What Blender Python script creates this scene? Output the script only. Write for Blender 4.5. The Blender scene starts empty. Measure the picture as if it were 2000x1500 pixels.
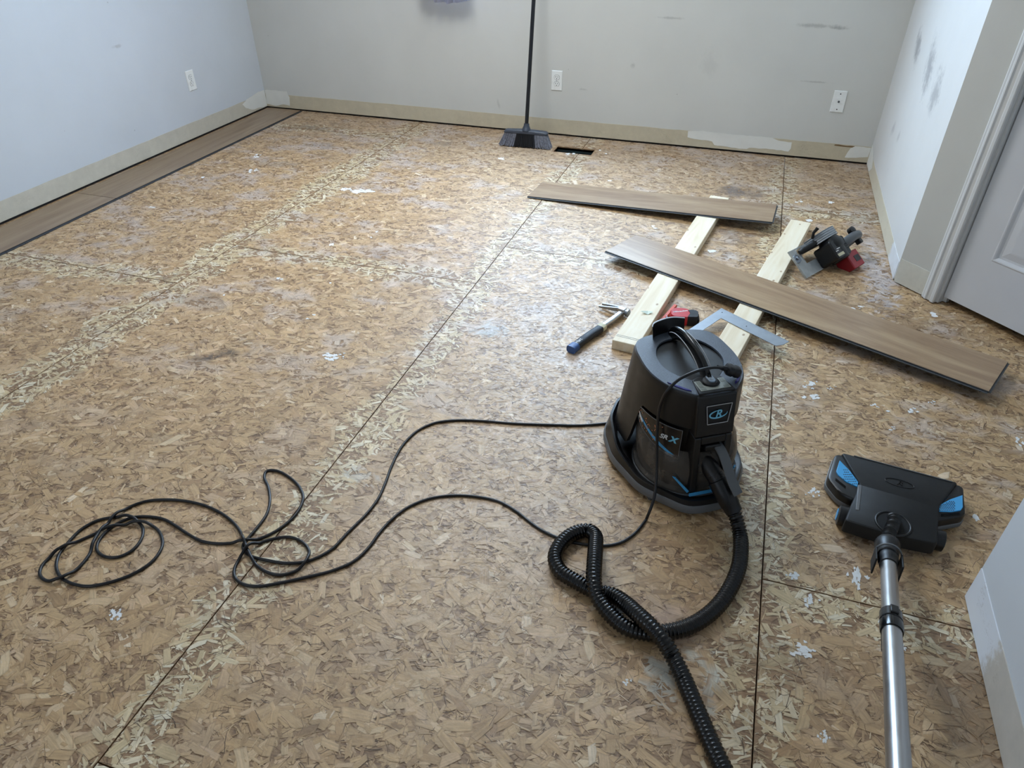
import bpy, bmesh, math, random
import numpy as np
from mathutils import Vector, Matrix
PI = math.pi
rnd = random.Random(7)
SC = bpy.context.scene
COL = SC.collection

# ------------------------------------------------------------------ camera, light, exposure
H = 1.40
F_PX = 1370.71
CR = Vector((0.9490098, 0.31523254, -0.00297572))
CU = Vector((-0.18296652, 0.55845973, 0.80910196))
CF = Vector((-0.25671708, 0.76730123, -0.58766076))
cam_d = bpy.data.cameras.new('camera')
cam_d.sensor_width = 36.0
cam_d.lens = 36.0 * F_PX / 2000.0
cam_d.clip_start = 0.02
cam = bpy.data.objects.new('camera', cam_d)
COL.objects.link(cam)
M3 = Matrix((CR, CU, -CF)).transposed()
cam.matrix_world = Matrix.Translation((0, 0, H)) @ M3.to_4x4()
SC.camera = cam

YB, XL, XR = 4.58, -3.44, 0.69          # planes of the back, left and right wall
CEIL = 2.44
YR = -2.6                                # rear wall behind the photographer
WX0, WX1, WZ0, WZ1 = -2.02, -0.42, 0.98, 2.12   # window opening in the back wall
RX0, RX1, RZ0, RZ1 = -2.9, -1.3, 0.95, 2.1      # unseen opening in the rear wall, added for fill light

world = bpy.data.worlds.new('world')
SC.world = world
world.use_nodes = True
world.node_tree.nodes['Background'].inputs[0].default_value = (0.75, 0.85, 1.0, 1)
world.node_tree.nodes['Background'].inputs[1].default_value = 1.0


def area(name, loc, rot, sx, sy, power, col):
    l = bpy.data.lights.new(name, 'AREA')
    l.shape = 'RECTANGLE'
    l.size, l.size_y = sx, sy
    l.energy = power
    l.color = col
    o = bpy.data.objects.new(name, l)
    o.location = loc
    o.rotation_euler = rot
    COL.objects.link(o)
    return o


# daylight through the back window, added fill from an unseen rear window, ceiling lamp
area('daylight_back', ((WX0 + WX1) / 2, YB + 0.22, (WZ0 + WZ1) / 2), (-PI / 2, 0, 0), WX1 - WX0, WZ1 - WZ0, 112, (0.53, 0.75, 1.0))
area('rear_fill', ((RX0 + RX1) / 2, YR - 0.2, (RZ0 + RZ1) / 2), (PI / 2, 0, 0), RX1 - RX0, RZ1 - RZ0, 16, (0.78, 0.89, 1.0))
area('ceiling_lamp_light', (-1.45, 3.0, CEIL - 0.075), (0, 0, 0), 0.8, 0.8, 23, (0.93, 0.97, 1.0))

SC.view_settings.view_transform = 'Standard'
SC.view_settings.look = 'None'
SC.view_settings.gamma = 1.0
SC.view_settings.use_curve_mapping = False
SC.view_settings.exposure = 0.40
SC.cycles.use_denoising = True
SC.cycles.max_bounces = 7
SC.cycles.diffuse_bounces = 4
SC.cycles.glossy_bounces = 3
SC.cycles.sample_clamp_indirect = 6


# ------------------------------------------------------------------ geometry helpers
def at(u, v, z=0.0):
    d = CF * F_PX + CR * (u - 1000) - CU * (v - 750)
    t = (z - H) / d.z
    return Vector((0, 0, H)) + d * t


def lin(r, g=None, b=None):
    if g is None:
        r, g, b = r
    def f(c):
        c /= 255.0
        return c / 12.92 if c <= 0.04045 else ((c + 0.055) / 1.055) ** 2.4
    return (f(r), f(g), f(b), 1.0)


def obj(name, bm, mat, parent=None, smooth=None, kind=None, label=None, bevel=0, bseg=2):
    me = bpy.data.meshes.new(name)
    bmesh.ops.recalc_face_normals(bm, faces=bm.faces[:])
    bm.to_mesh(me)
    bm.free()
    o = bpy.data.objects.new(name, me)
    COL.objects.link(o)
    if mat:
        me.materials.append(mat)
    if parent:
        o.parent = parent
    if bevel:
        m = o.modifiers.new('bevel', 'BEVEL')
        m.width = bevel
        m.segments = bseg
        m.limit_method = 'ANGLE'
        m.angle_limit = math.radians(40)
        m.harden_normals = False
        if smooth is None:
            smooth = 40
    if smooth:
        me.shade_smooth()
        try:
            me.set_sharp_from_angle(angle=math.radians(smooth))
        except Exception:
            pass
    if kind:
        o['kind'] = kind
    if label:
        o['label'] = label
    return o


def thing(name, label, cat, loc=(0, 0, 0), rz=0, group=None):
    o = bpy.data.objects.new(name, None)
    o.empty_display_size = 0.05
    COL.objects.link(o)
    o.location = loc
    o.rotation_euler = (0, 0, rz)
    o['label'] = label
    o['category'] = cat
    if group:
        o['group'] = group
    return o


def tag(o, label, cat, group=None):
    o['label'] = label
    o['category'] = cat
    if group:
        o['group'] = group
    return o


def B():
    return bmesh.new()


def box(bm, x0, x1, y0, y1, z0, z1, M=None):
    vs = [Vector((x, y, z)) for z in (z0, z1) for y in (y0, y1) for x in (x0, x1)]
    if M:
        vs = [M @ v for v in vs]
    v = [bm.verts.new(p) for p in vs]
    for f in ((0, 2, 3, 1), (4, 5, 7, 6), (0, 1, 5, 4), (2, 6, 7, 3), (0, 4, 6, 2), (1, 3, 7, 5)):
        bm.faces.new([v[i] for i in f])
    return bm


def loft(bm, rings, cap=True, closed=True):
    R = [[bm.verts.new(p) for p in r] for r in rings]
    n = len(R[0])
    for a, b in zip(R, R[1:]):
        for i in range(n if closed else n - 1):
            j = (i + 1) % n
            bm.faces.new((a[i], a[j], b[j], b[i]))
    if cap:
        bm.faces.new(R[0][::-1])
        bm.faces.new(R[-1])
    return bm


def prism(bm, pts, z0, z1, M=None):
    r0 = [Vector((p[0], p[1], z0)) for p in pts]
    r1 = [Vector((p[0], p[1], z1)) for p in pts]
    if M:
        r0 = [M @ p for p in r0]
        r1 = [M @ p for p in r1]
    return loft(bm, [r0, r1])


def catmull(pts, step):
    P = [Vector(p) for p in pts]
    P = [P[0] * 2 - P[1]] + P + [P[-1] * 2 - P[-2]]
    out = []
    for i in range(1, len(P) - 2):
        p0, p1, p2, p3 = P[i - 1], P[i], P[i + 1], P[i + 2]
        # centripetal spacing keeps uneven points free of kinks
        t0 = 0.0
        t1 = t0 + max((p1 - p0).length, 1e-5) ** 0.5
        t2 = t1 + max((p2 - p1).length, 1e-5) ** 0.5
        t3 = t2 + max((p3 - p2).length, 1e-5) ** 0.5
        n = max(2, int((p2 - p1).length / step))
        for k in range(n):
            t = t1 + (t2 - t1) * k / n
            a1 = p0 * ((t1 - t) / (t1 - t0)) + p1 * ((t - t0) / (t1 - t0))
            a2 = p1 * ((t2 - t) / (t2 - t1)) + p2 * ((t - t1) / (t2 - t1))
            a3 = p2 * ((t3 - t) / (t3 - t2)) + p3 * ((t - t2) / (t3 - t2))
            b1 = a1 * ((t2 - t) / (t2 - t0)) + a2 * ((t - t0) / (t2 - t0))
            b2 = a2 * ((t3 - t) / (t3 - t1)) + a3 * ((t - t1) / (t3 - t1))
            out.append(b1 * ((t2 - t) / (t2 - t1)) + b2 * ((t - t1) / (t2 - t1)))
    out.append(P[-2])
    return out


def resample(P, step):
    L = [0]
    for a, b in zip(P, P[1:]):
        L.append(L[-1] + (b - a).length)
    n = int(L[-1] / step)
    out = []
    j = 0
    for k in range(n + 1):
        s = L[-1] * k / n
        while j < len(L) - 2 and L[j + 1] < s:
            j += 1
        t = (s - L[j]) / max(L[j + 1] - L[j], 1e-9)
        out.append(P[j].lerp(P[j + 1], min(max(t, 0), 1)))
    return out


def sweep(bm, path, rad, n=12, cap=True, flat=None):
    """tube along a path; rad is a number or a function of the index; flat=(w,h) for an oblong section"""
    N = len(path)
    tan = [(path[min(i + 1, N - 1)] - path[max(i - 1, 0)]).normalized() for i in range(N)]
    up = Vector((0, 0, 1)) if abs(tan[0].z) < 0.9 else Vector((1, 0, 0))
    nrm = (up - tan[0] * up.dot(tan[0])).normalized()
    rings = []
    for i in range(N):
        t = tan[i]
        nrm = (nrm - t * nrm.dot(t)).normalized()
        bi = t.cross(nrm)
        r = rad(i) if callable(rad) else rad
        ring = []
        for k in range(n):
            a = 2 * PI * k / n
            if flat:
                ca, sa = math.cos(a), math.sin(a)
                e = 0.6
                ring.append(path[i] + bi * (flat[0] * math.copysign(abs(ca) ** e, ca)) + nrm * (flat[1] * math.copysign(abs(sa) ** e, sa)))
            else:
                ring.append(path[i] + (nrm * math.cos(a) + bi * math.sin(a)) * r)
        rings.append(ring)
    return loft(bm, rings, cap)


def lathe(bm, prof, n=32, M=None, ax='z'):
    rings = []
    for r, z in prof:
        ring = []
        for k in range(n):
            a = 2 * PI * k / n
            p = Vector((r * math.cos(a), r * math.sin(a), z))
            if M:
                p = M @ p
            ring.append(p)
        rings.append(ring)
    return loft(bm, rings)


def frame(o, x, y, z):
    return Matrix(((x[0], y[0], z[0], o[0]), (x[1], y[1], z[1], o[1]), (x[2], y[2], z[2], o[2]), (0, 0, 0, 1)))


def lookz(p, d):
    """matrix at p with local z along d"""
    d = Vector(d).normalized()
    a = Vector((0, 0, 1)) if abs(d.z) < 0.9 else Vector((1, 0, 0))
    x = a.cross(d).normalized()
    y = d.cross(x)
    return frame(p, x, y, d)


def lift(path, r, clear, z0=None):
    """raise the later strand over the earlier one wherever a path crosses itself"""
    Q = [p.copy() for p in path]
    step = (path[1] - path[0]).length
    gap = int(6 * r / step) + 6
    xy = np.array([(p.x, p.y) for p in path])
    zz = np.array([p.z for p in path])
    add = np.zeros(len(path))
    for i in range(gap + 1, len(path)):
        d = np.hypot(xy[:i - gap, 0] - xy[i, 0], xy[:i - gap, 1] - xy[i, 1])
        j = int(d.argmin())
        if d[j] < 2.1 * r:
            need = zz[j] + add[j] + 2 * r * clear - zz[i]
            add[i] = max(add[i], need)
    k = int(5 * r / step) + 1
    ker = [0.5 + 0.5 * math.cos(PI * q / (k + 1)) for q in range(-k, k + 1)]
    out = add.copy()
    for i in range(len(add)):
        if add[i] > 0:
            for q in range(-k, k + 1):
                if 0 <= i + q < len(add):
                    out[i + q] = max(out[i + q], add[i] * ker[q + k])
    for i, p in enumerate(Q):
        p.z += out[i]
    return Q


def text_bm(s, size, depth, M, shear=0.0, fat=0.0):
    cu = bpy.data.curves.new('lettering', 'FONT')
    cu.body = s
    cu.size = size
    cu.extrude = depth
    cu.shear = shear
    cu.offset = fat
    cu.align_x = 'CENTER'
    cu.align_y = 'CENTER'
    cu.resolution_u = 4
    o = bpy.data.objects.new('lettering', cu)
    COL.objects.link(o)
    dg = bpy.context.evaluated_depsgraph_get()
    me = bpy.data.meshes.new_from_object(o.evaluated_get(dg))
    bm = bmesh.new()
    bm.from_mesh(me)
    bm.transform(M)
    bpy.data.objects.remove(o)
    bpy.data.curves.remove(cu)
    bpy.data.meshes.remove(me)
    return bm


# ------------------------------------------------------------------ material helpers
class G:
    """tiny wrapper that writes node maths as expressions"""
    def __init__(s, nt):
        s.nt = nt

    def n(s, t, **kw):
        x = s.nt.nodes.new(t)
        for k, v in kw.items():
            setattr(x, k, v)
        return x

    def put(s, sock, v):
        if isinstance(v, E):
            v = v.s
        if isinstance(v, bpy.types.NodeSocket):
            s.nt.links.new(v, sock)
        else:
            sock.default_value = v

    def m(s, op, a, b=None, c=None, clamp=False):
        x = s.n('ShaderNodeMath', operation=op, use_clamp=clamp)
        s.put(x.inputs[0], a)
        if b is not None:
            s.put(x.inputs[1], b)
        if c is not None:
            s.put(x.inputs[2], c)
        return E(s, x.outputs[0])

    def ss(s, a, b, x):
        n = s.n('ShaderNodeMapRange', interpolation_type='SMOOTHSTEP')
        s.put(n.inputs[0], x)
        s.put(n.inputs[1], a)
        s.put(n.inputs[2], b)
        return E(s, n.outputs[0])

    def mr(s, x, a, b, c, d):
        n = s.n('ShaderNodeMapRange')
        for i, v in enumerate((x, a, b, c, d)):
            s.put(n.inputs[i], v)
        return E(s, n.outputs[0])

    def mix(s, f, a, b, mode='MIX'):
        n = s.n('ShaderNodeMix', data_type='RGBA', blend_type=mode)
        s.put(n.inputs[0], f)
        s.put(n.inputs[6], a)
        s.put(n.inputs[7], b)
        return E(s, n.outputs[2])

    def ramp(s, x, stops, interp='LINEAR'):
        n = s.n('ShaderNodeValToRGB')
        r = n.color_ramp
        r.interpolation = interp
        while len(r.elements) < len(stops):
            r.elements.new(0.5)
        for e, (p, c) in zip(r.elements, stops):
            e.position = p
            e.color = c
        s.put(n.inputs[0], x)
        return E(s, n.outputs[0])

    def noise(s, vec, scale, detail=3, rough=0.55, dist=0.0, dims='3D', out=0):
        n = s.n('ShaderNodeTexNoise', noise_dimensions=dims)
        s.put(n.inputs['Vector'], vec)
        s.put(n.inputs['Scale'], scale)
        s.put(n.inputs['Detail'], detail)
        s.put(n.inputs['Roughness'], rough)
        s.put(n.inputs['Distortion'], dist)
        return E(s, n.outputs[out])

    def map(s, vec, loc=(0, 0, 0), rot=(0, 0, 0), scale=(1, 1, 1)):
        n = s.n('ShaderNodeMapping')
        s.put(n.inputs[0], vec)
        n.inputs[1].default_value = loc
        n.inputs[2].default_value = rot
        n.inputs[3].default_value = scale
        return E(s, n.outputs[0])

    def sep(s, vec):
        n = s.n('ShaderNodeSeparateXYZ')
        s.put(n.inputs[0], vec)
        return [E(s, o) for o in n.outputs]

    def comb(s, x, y, z=0.0):
        n = s.n('ShaderNodeCombineXYZ')
        for i, v in enumerate((x, y, z)):
            s.put(n.inputs[i], v)
        return E(s, n.outputs[0])


class E:
    def __init__(s, g, sock):
        s.g = g
        s.s = sock

    def __add__(a, b): return a.g.m('ADD', a, b)
    def __radd__(a, b): return a.g.m('ADD', b, a)
    def __sub__(a, b): return a.g.m('SUBTRACT', a, b)
    def __rsub__(a, b): return a.g.m('SUBTRACT', b, a)
    def __mul__(a, b): return a.g.m('MULTIPLY', a, b)
    def __rmul__(a, b): return a.g.m('MULTIPLY', b, a)
    def __abs__(a): return a.g.m('ABSOLUTE', a)


def new_mat(name):
    m = bpy.data.materials.new(name)
    m.use_nodes = True
    g = G(m.node_tree)
    bs = m.node_tree.nodes['Principled BSDF']
    return m, g, bs


def coords(g, kind='Object'):
    return E(g, g.n('ShaderNodeTexCoord').outputs[kind])


def plain(name, col, rough=0.5, metal=0.0, bump=0.0, bscale=200, var=0.06, spec=0.5, vscale=6):
    m, g, bs = new_mat(name)
    p = coords(g)
    nz = g.noise(p, vscale, 4)
    f = g.mr(nz, 0.3, 0.7, 1 - var, 1 + var)
    c = g.mix(1.0, lin(col), g.comb(f, f, f), 'MULTIPLY')
    g.put(bs.inputs['Base Color'], c)
    rr = g.mr(g.noise(p, vscale * 4, 3), 0.3, 0.7, max(rough - 0.05, 0), min(rough + 0.05, 1))
    g.put(bs.inputs['Roughness'], rr)
    bs.inputs['Metallic'].default_value = metal
    bs.inputs['Specular IOR Level'].default_value = spec
    if bump:
        b = g.n('ShaderNodeBump')
        b.inputs['Strength'].default_value = bump
        b.inputs['Distance'].default_value = 0.001
        g.put(b.inputs['Height'], g.noise(p, bscale, 3))
        g.put(bs.inputs['Normal'], E(g, b.outputs[0]))
    return m


def spot(g, X, Y, cx, cy, rx, ry, wob, edge=0.25, ang=0.0):
    """soft irregular blot: 1 inside, 0 outside"""
    dx, dy = X - cx, Y - cy
    if ang:
        c, s = math.cos(ang), math.sin(ang)
        dx, dy = dx * c + dy * s, dy * c - dx * s
    dx = dx * (1 / rx)
    dy = dy * (1 / ry)
    d = g.m('SQRT', dx * dx + dy * dy) + wob
    return g.ss(1.0, 1.0 - edge, d)


# value noise used to lay out tone, wear and stains of the strand board
def _hash(ix, iy, seed):
    n = (ix.astype(np.int64) * 374761393 + iy.astype(np.int64) * 668265263 + seed * 1442695041) & 0x7fffffff
    n = ((n ^ (n >> 13)) * 1274126177) & 0x7fffffff
    return ((n ^ (n >> 16)) & 0xffff) / 65535.0


def vnoise(x, y, sc, seed=0, oct_=3, rough=0.55):
    t = np.zeros_like(x)
    a, tot = 1.0, 0.0
    for o_ in range(oct_):
        X_, Y_ = x * sc, y * sc
        ix, iy = np.floor(X_), np.floor(Y_)
        fx, fy = X_ - ix, Y_ - iy
        fx = fx * fx * (3 - 2 * fx)
        fy = fy * fy * (3 - 2 * fy)
        s_ = seed * 17 + o_
        v = (_hash(ix, iy, s_) * (1 - fx) + _hash(ix + 1, iy, s_) * fx) * (1 - fy) + (_hash(ix, iy + 1, s_) * (1 - fx) + _hash(ix + 1, iy + 1, s_) * fx) * fy
        t += a * v
        tot += a
        a *= rough
        sc = sc * 2.03
    return t / tot


def sstep(a, b, x):
    t = np.clip((x - a) / (b - a), 0, 1)
    return t * t * (3 - 2 * t)


# seams of the subfloor boards (metres)
SA, SB, SCX, SD = -0.984, -2.19, 0.2275, -3.40
CROSS = [(SD - 0.2, SB, 2.075), (SB, SA, 2.467), (SA, SCX, 0.384), (SA, SCX, 2.845), (SCX, 2.2, 1.247), (SCX, 2.2, 3.72), (SD, SB, 4.20)]
BOARDX = [(XL - 0.1, SD, []), (SD, SB, [-0.38, 2.075, 4.20]), (SB, SA, [-1.995, 0.005, 2.467]), (SA, SCX, [-2.07, 0.384, 2.845]), (SCX, SCX + 1.21, [-1.21, 1.247, 3.72]), (SCX + 1.21, 2.5, [0.0, 2.4])]
VENT = (-1.145, -0.905, 4.252, 4.36)


def LC(r, g_, b_):
    return np.array(lin(r, g_, b_)[:3])


def band_mask(x, y):
    w = (vnoise(x, y, 4, 3, 4) - .5) * .15 + (vnoise(x, y, 40, 4, 2) - .5) * .05
    m_ = np.zeros_like(x)
    for x0, a_, b_ in ((SA, .052, .092), (SB, .092, .105), (SCX, .095, .062)):
        d = x - x0 + w
        m_ = np.maximum(m_, sstep(-a_ - .012, -a_ + .012, d) * sstep(b_ + .012, b_ - .012, d))
    for x0, x1, y0 in CROSS:
        d = y - y0 + w
        m_ = np.maximum(m_, sstep(-.085, -.06, d) * sstep(.078, .052, d) * (x > x0 - .02) * (x < x1 + .02))
    return m_


def stain_sheen_pass(x, y, col):
    """dirt, wear, old primer, sheen haze and greyer back, painted over the strand colours"""
    wob = (vnoise(x, y, 18, 7, 4, .7) - .5) * 1.9
    wob2 = (vnoise(x, y, 60, 8, 3, .7) - .5) * 2.8
    dark = LC(50, 38, 32)
    for (u, v, rx, ry, c_, a_, ang, w) in (
            (408, 700, .060, .030, dark, 1.0, .5, 0), (412, 697, .085, .045, LC(70, 54, 44), .8, .4, 0), (450, 690, .05, .03, dark, .6, 0, 0), (745, 503, .05, .02, dark, .45, 0, 0), (755, 498, .13, .07, LC(120, 96, 84), .4, 0, 0),
            (1440, 375, .16, .11, LC(84, 80, 84), .75, 0, 0), (1430, 460, .13, .09, LC(110, 100, 98), .5, 0, 0), (610, 250, .18, .06, LC(86, 74, 62), .55, 0, 0), (620, 285, .12, .06, LC(86, 74, 62), .55, 0, 0),
            (860, 280, .15, .06, LC(104, 92, 78), .45, 0, 0), (700, 283, .07, .03, dark, .4, 0, 0), (770, 650, .04, .02, dark, .4, 0, 0), (575, 740, .022, .014, dark, .7, 0, 0), (1255, 345, .05, .02, LC(90, 80, 72), .4, 0, 0),
            (540, 320, .18, .07, LC(150, 146, 140), .35, 0, 0), (400, 590, .16, .08, LC(172, 164, 158), .4, 0, 0), (960, 645, .055, .05, LC(176, 180, 174), .75, 0, 1), (235, 420, .06, .03, dark, .4, 0, 0),
            (1290, 1220, .10, .07, LC(206, 178, 170), .35, 0, 0), (1550, 1300, .2, .1, LC(90, 66, 48), .3, 0, 0), (1890, 1400, .10, .25, LC(92, 76, 64), .5, 0, 0), (1690, 440, .10, .45, LC(166, 160, 160), .45, 0, 0),
            (1715, 540, .06, .32, LC(205, 202, 208), .6, 0, 1), (1290, 1330, .035, .05, LC(196, 196, 186), .8, 0, 1), (1365, 1290, .055, .014, LC(206, 204, 190), .8, -.5, 1), (1388, 1340, .014, .07, LC(206, 204, 190), .8, 0, 1),
            (1600, 300, .45, .05, LC(134, 126, 122), .45, 0, 0), (330, 860, .1, .03, LC(180, 160, 130), .3, 0, 0), (700, 930, .05, .03, LC(196, 196, 190), .5, 0, 1), (1430, 500, .08, .04, LC(196, 192, 190), .5, 0, 1), (1600, 580, .3, .1, LC(120, 98, 84), .3, 0, 0),
            (1780, 640, .3, .12, LC(104, 82, 70), .35, 0, 0)):
        q = at(u, v)
        dx, dy = x - q.x, y - q.y
        if ang:
            c, s = math.cos(ang), math.sin(ang)
            dx, dy = dx * c + dy * s, dy * c - dx * s
        d = np.hypot(dx / rx, dy / ry) + (wob2 if w else wob)
        k = sstep(1.0, .25 if not w else .7, d)[:, None] * a_
        col[:] = col * (1 - k) + c_ * k
    mid = sstep(1.0, 2.2, y) * .75 + .25
    hz = (sstep(.50, .70, vnoise(x, y * 1.5, 6, 9, 5, .7)) * .55 * mid)[:, None]  # pinkish-grey haze, stronger past mid floor: window sheen put into the colour
    col[:] = col * (1 - hz) + LC(196, 182, 174) * hz
    back_tone = (sstep(3.5, 4.4, y) * (.22 + .3 * vnoise(x, y, 9, 21, 4, .7)))[:, None]  # grey-brown blend, stronger towards the back
    col[:] = col * (1 - back_tone) + LC(168, 152, 138) * back_tone
    dz = sstep(.64, .78, vnoise(x, y, 8, 12, 5, .7))[:, None] * .35
    col[:] = col * (1 - dz) + LC(110, 86, 64) * dz
    return col


def strand_mesh():
    rg_ = np.random.default_rng(11)
    x0, x1, y0, y1 = XL, 1.75, -0.1, YB + .03
    N = 250000
    cx = rg_.uniform(x0, x1, N)
    cy = rg_.uniform(y0, y1, N)
    # boards: keep every strand inside the board it belongs to
    bx0 = np.zeros(N); bx1 = np.zeros(N); by0 = np.zeros(N); by1 = np.zeros(N)
    horiz = np.zeros(N)
    for k, (a, b, cuts) in enumerate(BOARDX):
        ys_ = [YR] + sorted(cuts) + [YB + .08]
        for c, d in zip(ys_, ys_[1:]):
            m_ = (cx >= a) & (cx < b) & (cy >= c) & (cy < d)
            bx0[m_], bx1[m_], by0[m_], by1[m_] = a, b, c, d
    g_ = .0018
    bmask = band_mask(cx, cy)
    bm_ = bmask * rg_.uniform(.2, 1.0, N) > .30
    kind = rg_.uniform(0, 1, N)
    L = np.exp(rg_.normal(math.log(.013), .5, N)).clip(.004, .034)
    ratio = rg_.uniform(.18, .5, N)
    big = (kind > .975) & ~bm_
    L[big] = rg_.uniform(.016, .034, big.sum())
    ratio[big] = rg_.uniform(.3, .65, big.sum())
    W = (L * ratio).clip(.0014, .0125)
    fib = (kind > .20) & (kind < .46)
    L[fib] = rg_.uniform(.006, .020, fib.sum())
    W[fib] = rg_.uniform(.0005, .0014, fib.sum())
    L[bm_] *= .8
    W[bm_] *= .6
    ang = rg_.normal(0.0, .65, N)
    wild = rg_.uniform(0, 1, N) < .42
    ang[wild] = rg_.uniform(0, PI, wild.sum())
    # tone
    pal = np.array([LC(134, 102, 66), LC(156, 122, 82), LC(168, 135, 94), LC(178, 146, 104), LC(186, 154, 112), LC(192, 160, 124), LC(200, 172, 134), LC(212, 188, 150), LC(220, 200, 170), LC(146, 112, 78)])
    pi_ = rg_.choice(10, N, p=[.05, .13, .19, .21, .17, .11, .07, .03, .015, .025])
    col = pal[pi_] * rg_.uniform(.92, 1.07, N)[:, None]
    blend = rg_.uniform(.3, .9, N)[:, None]          # most strands differ only a little from the board's mean
    reg = vnoise(cx, cy, 1.1, 1, 3)[:, None]
    mean = LC(174, 142, 96) * (1 - reg) + LC(192, 158, 118) * reg
    col = col * (1 - blend * .8) + mean * blend * .8
    bk = bmask[:, None] * .72
    col = col * (1 - bk) + LC(198, 178, 136) * bk
    pal2 = np.array([LC(202, 181, 142), LC(208, 190, 156), LC(192, 168, 128), LC(216, 202, 172), LC(186, 156, 114)])
    pb_i = rg_.choice(5, N, p=[.28, .3, .2, .14, .08])
    col[bm_] = pal2[pb_i[bm_]] * rg_.uniform(.92, 1.06, bm_.sum())[:, None]
    # small dark slivers: cracks and shadow gaps between strands
    sl_ = kind < .20
    L[sl_] = rg_.uniform(.006, .024, sl_.sum())
    W[sl_] = rg_.uniform(.0003, .0007, sl_.sum())
    col[sl_] = LC(92, 68, 46) * rg_.uniform(.45, 2.0, sl_.sum())[:, None]
    K = 6
    ux = np.array([1.0, 0.0, -1.0, -1.0, 0.0, 1.0])
    uy = np.array([.9, 1.0, .92, -.9, -1.0, -.95])
    jx = rg_.uniform(.84, 1.10, (N, K)); jy = rg_.uniform(.78, 1.15, (N, K))
    lx = ux[None] * jx * L[:, None]
    ly = uy[None] * jy * W[:, None]
    bend = rg_.normal(0, 1, N) * .05
    bend[sl_] *= 5
    ly = ly + (bend / L.clip(.01))[:, None] * lx ** 2
    sk_ = rg_.normal(0, .45, N)
    lx = lx + sk_[:, None] * ly
    lx = np.concatenate([np.zeros((N, 1)), lx], 1)
    ly = np.concatenate([np.zeros((N, 1)), ly], 1)
    ca, sa = np.cos(ang)[:, None], np.sin(ang)[:, None]
    px = cx[:, None] + lx * ca - ly * sa
    py = cy[:, None] + lx * sa + ly * ca
    px = np.clip(px, (bx0 + g_)[:, None], (bx1 - g_)[:, None])
    py = np.clip(py, (by0 + g_)[:, None], (by1 - g_)[:, None])
    px = np.clip(px, XL + .001, None)
    level = rg_.permutation(N) / N
    level[sl_] = .35 + .65 * level[sl_]
    z = np.repeat((.00005 + .0009 * level)[:, None], K + 1, 1)
    z[:, 0] += .00012
    ok = ~((px.max(1) > VENT[0] - .002) & (px.min(1) < VENT[1] + .002) & (py.max(1) > VENT[2] - .002) & (py.min(1) < VENT[3] + .002))
    px, py, z, col, lx, ly, level, cx, cy = px[ok], py[ok], z[ok], col[ok], lx[ok], ly[ok], level[ok], cx[ok], cy[ok]
    n = len(px)
    V_ = np.stack([px, py, z], 2).reshape(-1, 3)
    C_ = np.repeat(col[:, None, :], K + 1, 1).reshape(-1, 3)
    C_[:] = C_ * np.array([1.13, 1.14, 1.18])
    stain_sheen_pass(V_[:, 0], V_[:, 1], C_)
    base = (np.arange(n) * (K + 1))[:, None]
    tri = np.empty((n, K, 3), np.int32)
    for k in range(K):
        tri[:, k, 0] = base[:, 0]
        tri[:, k, 1] = base[:, 0] + 1 + (k)
        tri[:, k, 2] = base[:, 0] + 1 + ((k + 1) % K)
    tri = tri.reshape(-1)
    # counter-clockwise seen from above
    me = bpy.data.meshes.new('wood_strands')
    me.vertices.add(len(V_))
    me.vertices.foreach_set('co', V_.astype(np.float32).ravel())
    me.loops.add(len(tri))
    me.loops.foreach_set('vertex_index', tri)
    nf = len(tri) // 3
    me.polygons.add(nf)
    me.polygons.foreach_set('loop_start', np.arange(nf, dtype=np.int32) * 3)
    me.update(calc_edges=True)
    a = me.color_attributes.new('tone', 'FLOAT_COLOR', 'POINT')
    a.data.foreach_set('color', np.concatenate([C_, np.ones((len(C_), 1))], 1).astype(np.float32).ravel())
    b = me.attributes.new('strand', 'FLOAT_VECTOR', 'POINT')
    e_ = np.zeros((n, K + 1)); e_[:, 0] = 1
    b.data.foreach_set('vector', np.stack([lx.reshape(-1) + np.repeat(level * 50, K + 1), ly.reshape(-1), e_.reshape(-1)], 1).astype(np.float32).ravel())
    me.materials.append(M['strand'])
    o = bpy.data.objects.new('wood_strands', me)
    COL.objects.link(o)
    o.parent = floor
    o['kind'] = 'stuff'
    return o


def finish_osb(g, bs, col):
    p = E(g, g.n('ShaderNodeNewGeometry').outputs['Position'])
    f = g.mr(g.noise(p, 16, 3, 0.65, dims='2D'), 0.3, 0.7, 0.88, 1.10)
    col = g.mix(1.0, col, g.comb(f, f, f), 'MULTIPLY')
    g.put(bs.inputs['Base Color'], col)
    nz = g.noise(p, 70, 2, 0.7, dims='2D')
    g.put(bs.inputs['Roughness'], g.mr(nz, 0.3, 0.7, 0.44, 0.62))
    bs.inputs['Specular IOR Level'].default_value = 0.9
    bp = g.n('ShaderNodeBump')
    bp.inputs['Strength'].default_value = 0.45
    bp.inputs['Distance'].default_value = 0.0012
    g.put(bp.inputs['Height'], nz)
    g.put(bs.inputs['Normal'], E(g, bp.outputs[0]))


def mat_osb():
    m, g, bs = new_mat('strand_board')
    p = E(g, g.n('ShaderNodeNewGeometry').outputs['Position'])
    c = g.ramp(g.noise(g.map(p, scale=(1, 3, 1)), 40, 3, 0.6, dims='2D'), [(0.3, lin(120, 90, 62)), (0.5, lin(150, 118, 84)), (0.7, lin(172, 140, 104))])
    finish_osb(g, bs, c)
    return m


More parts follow.
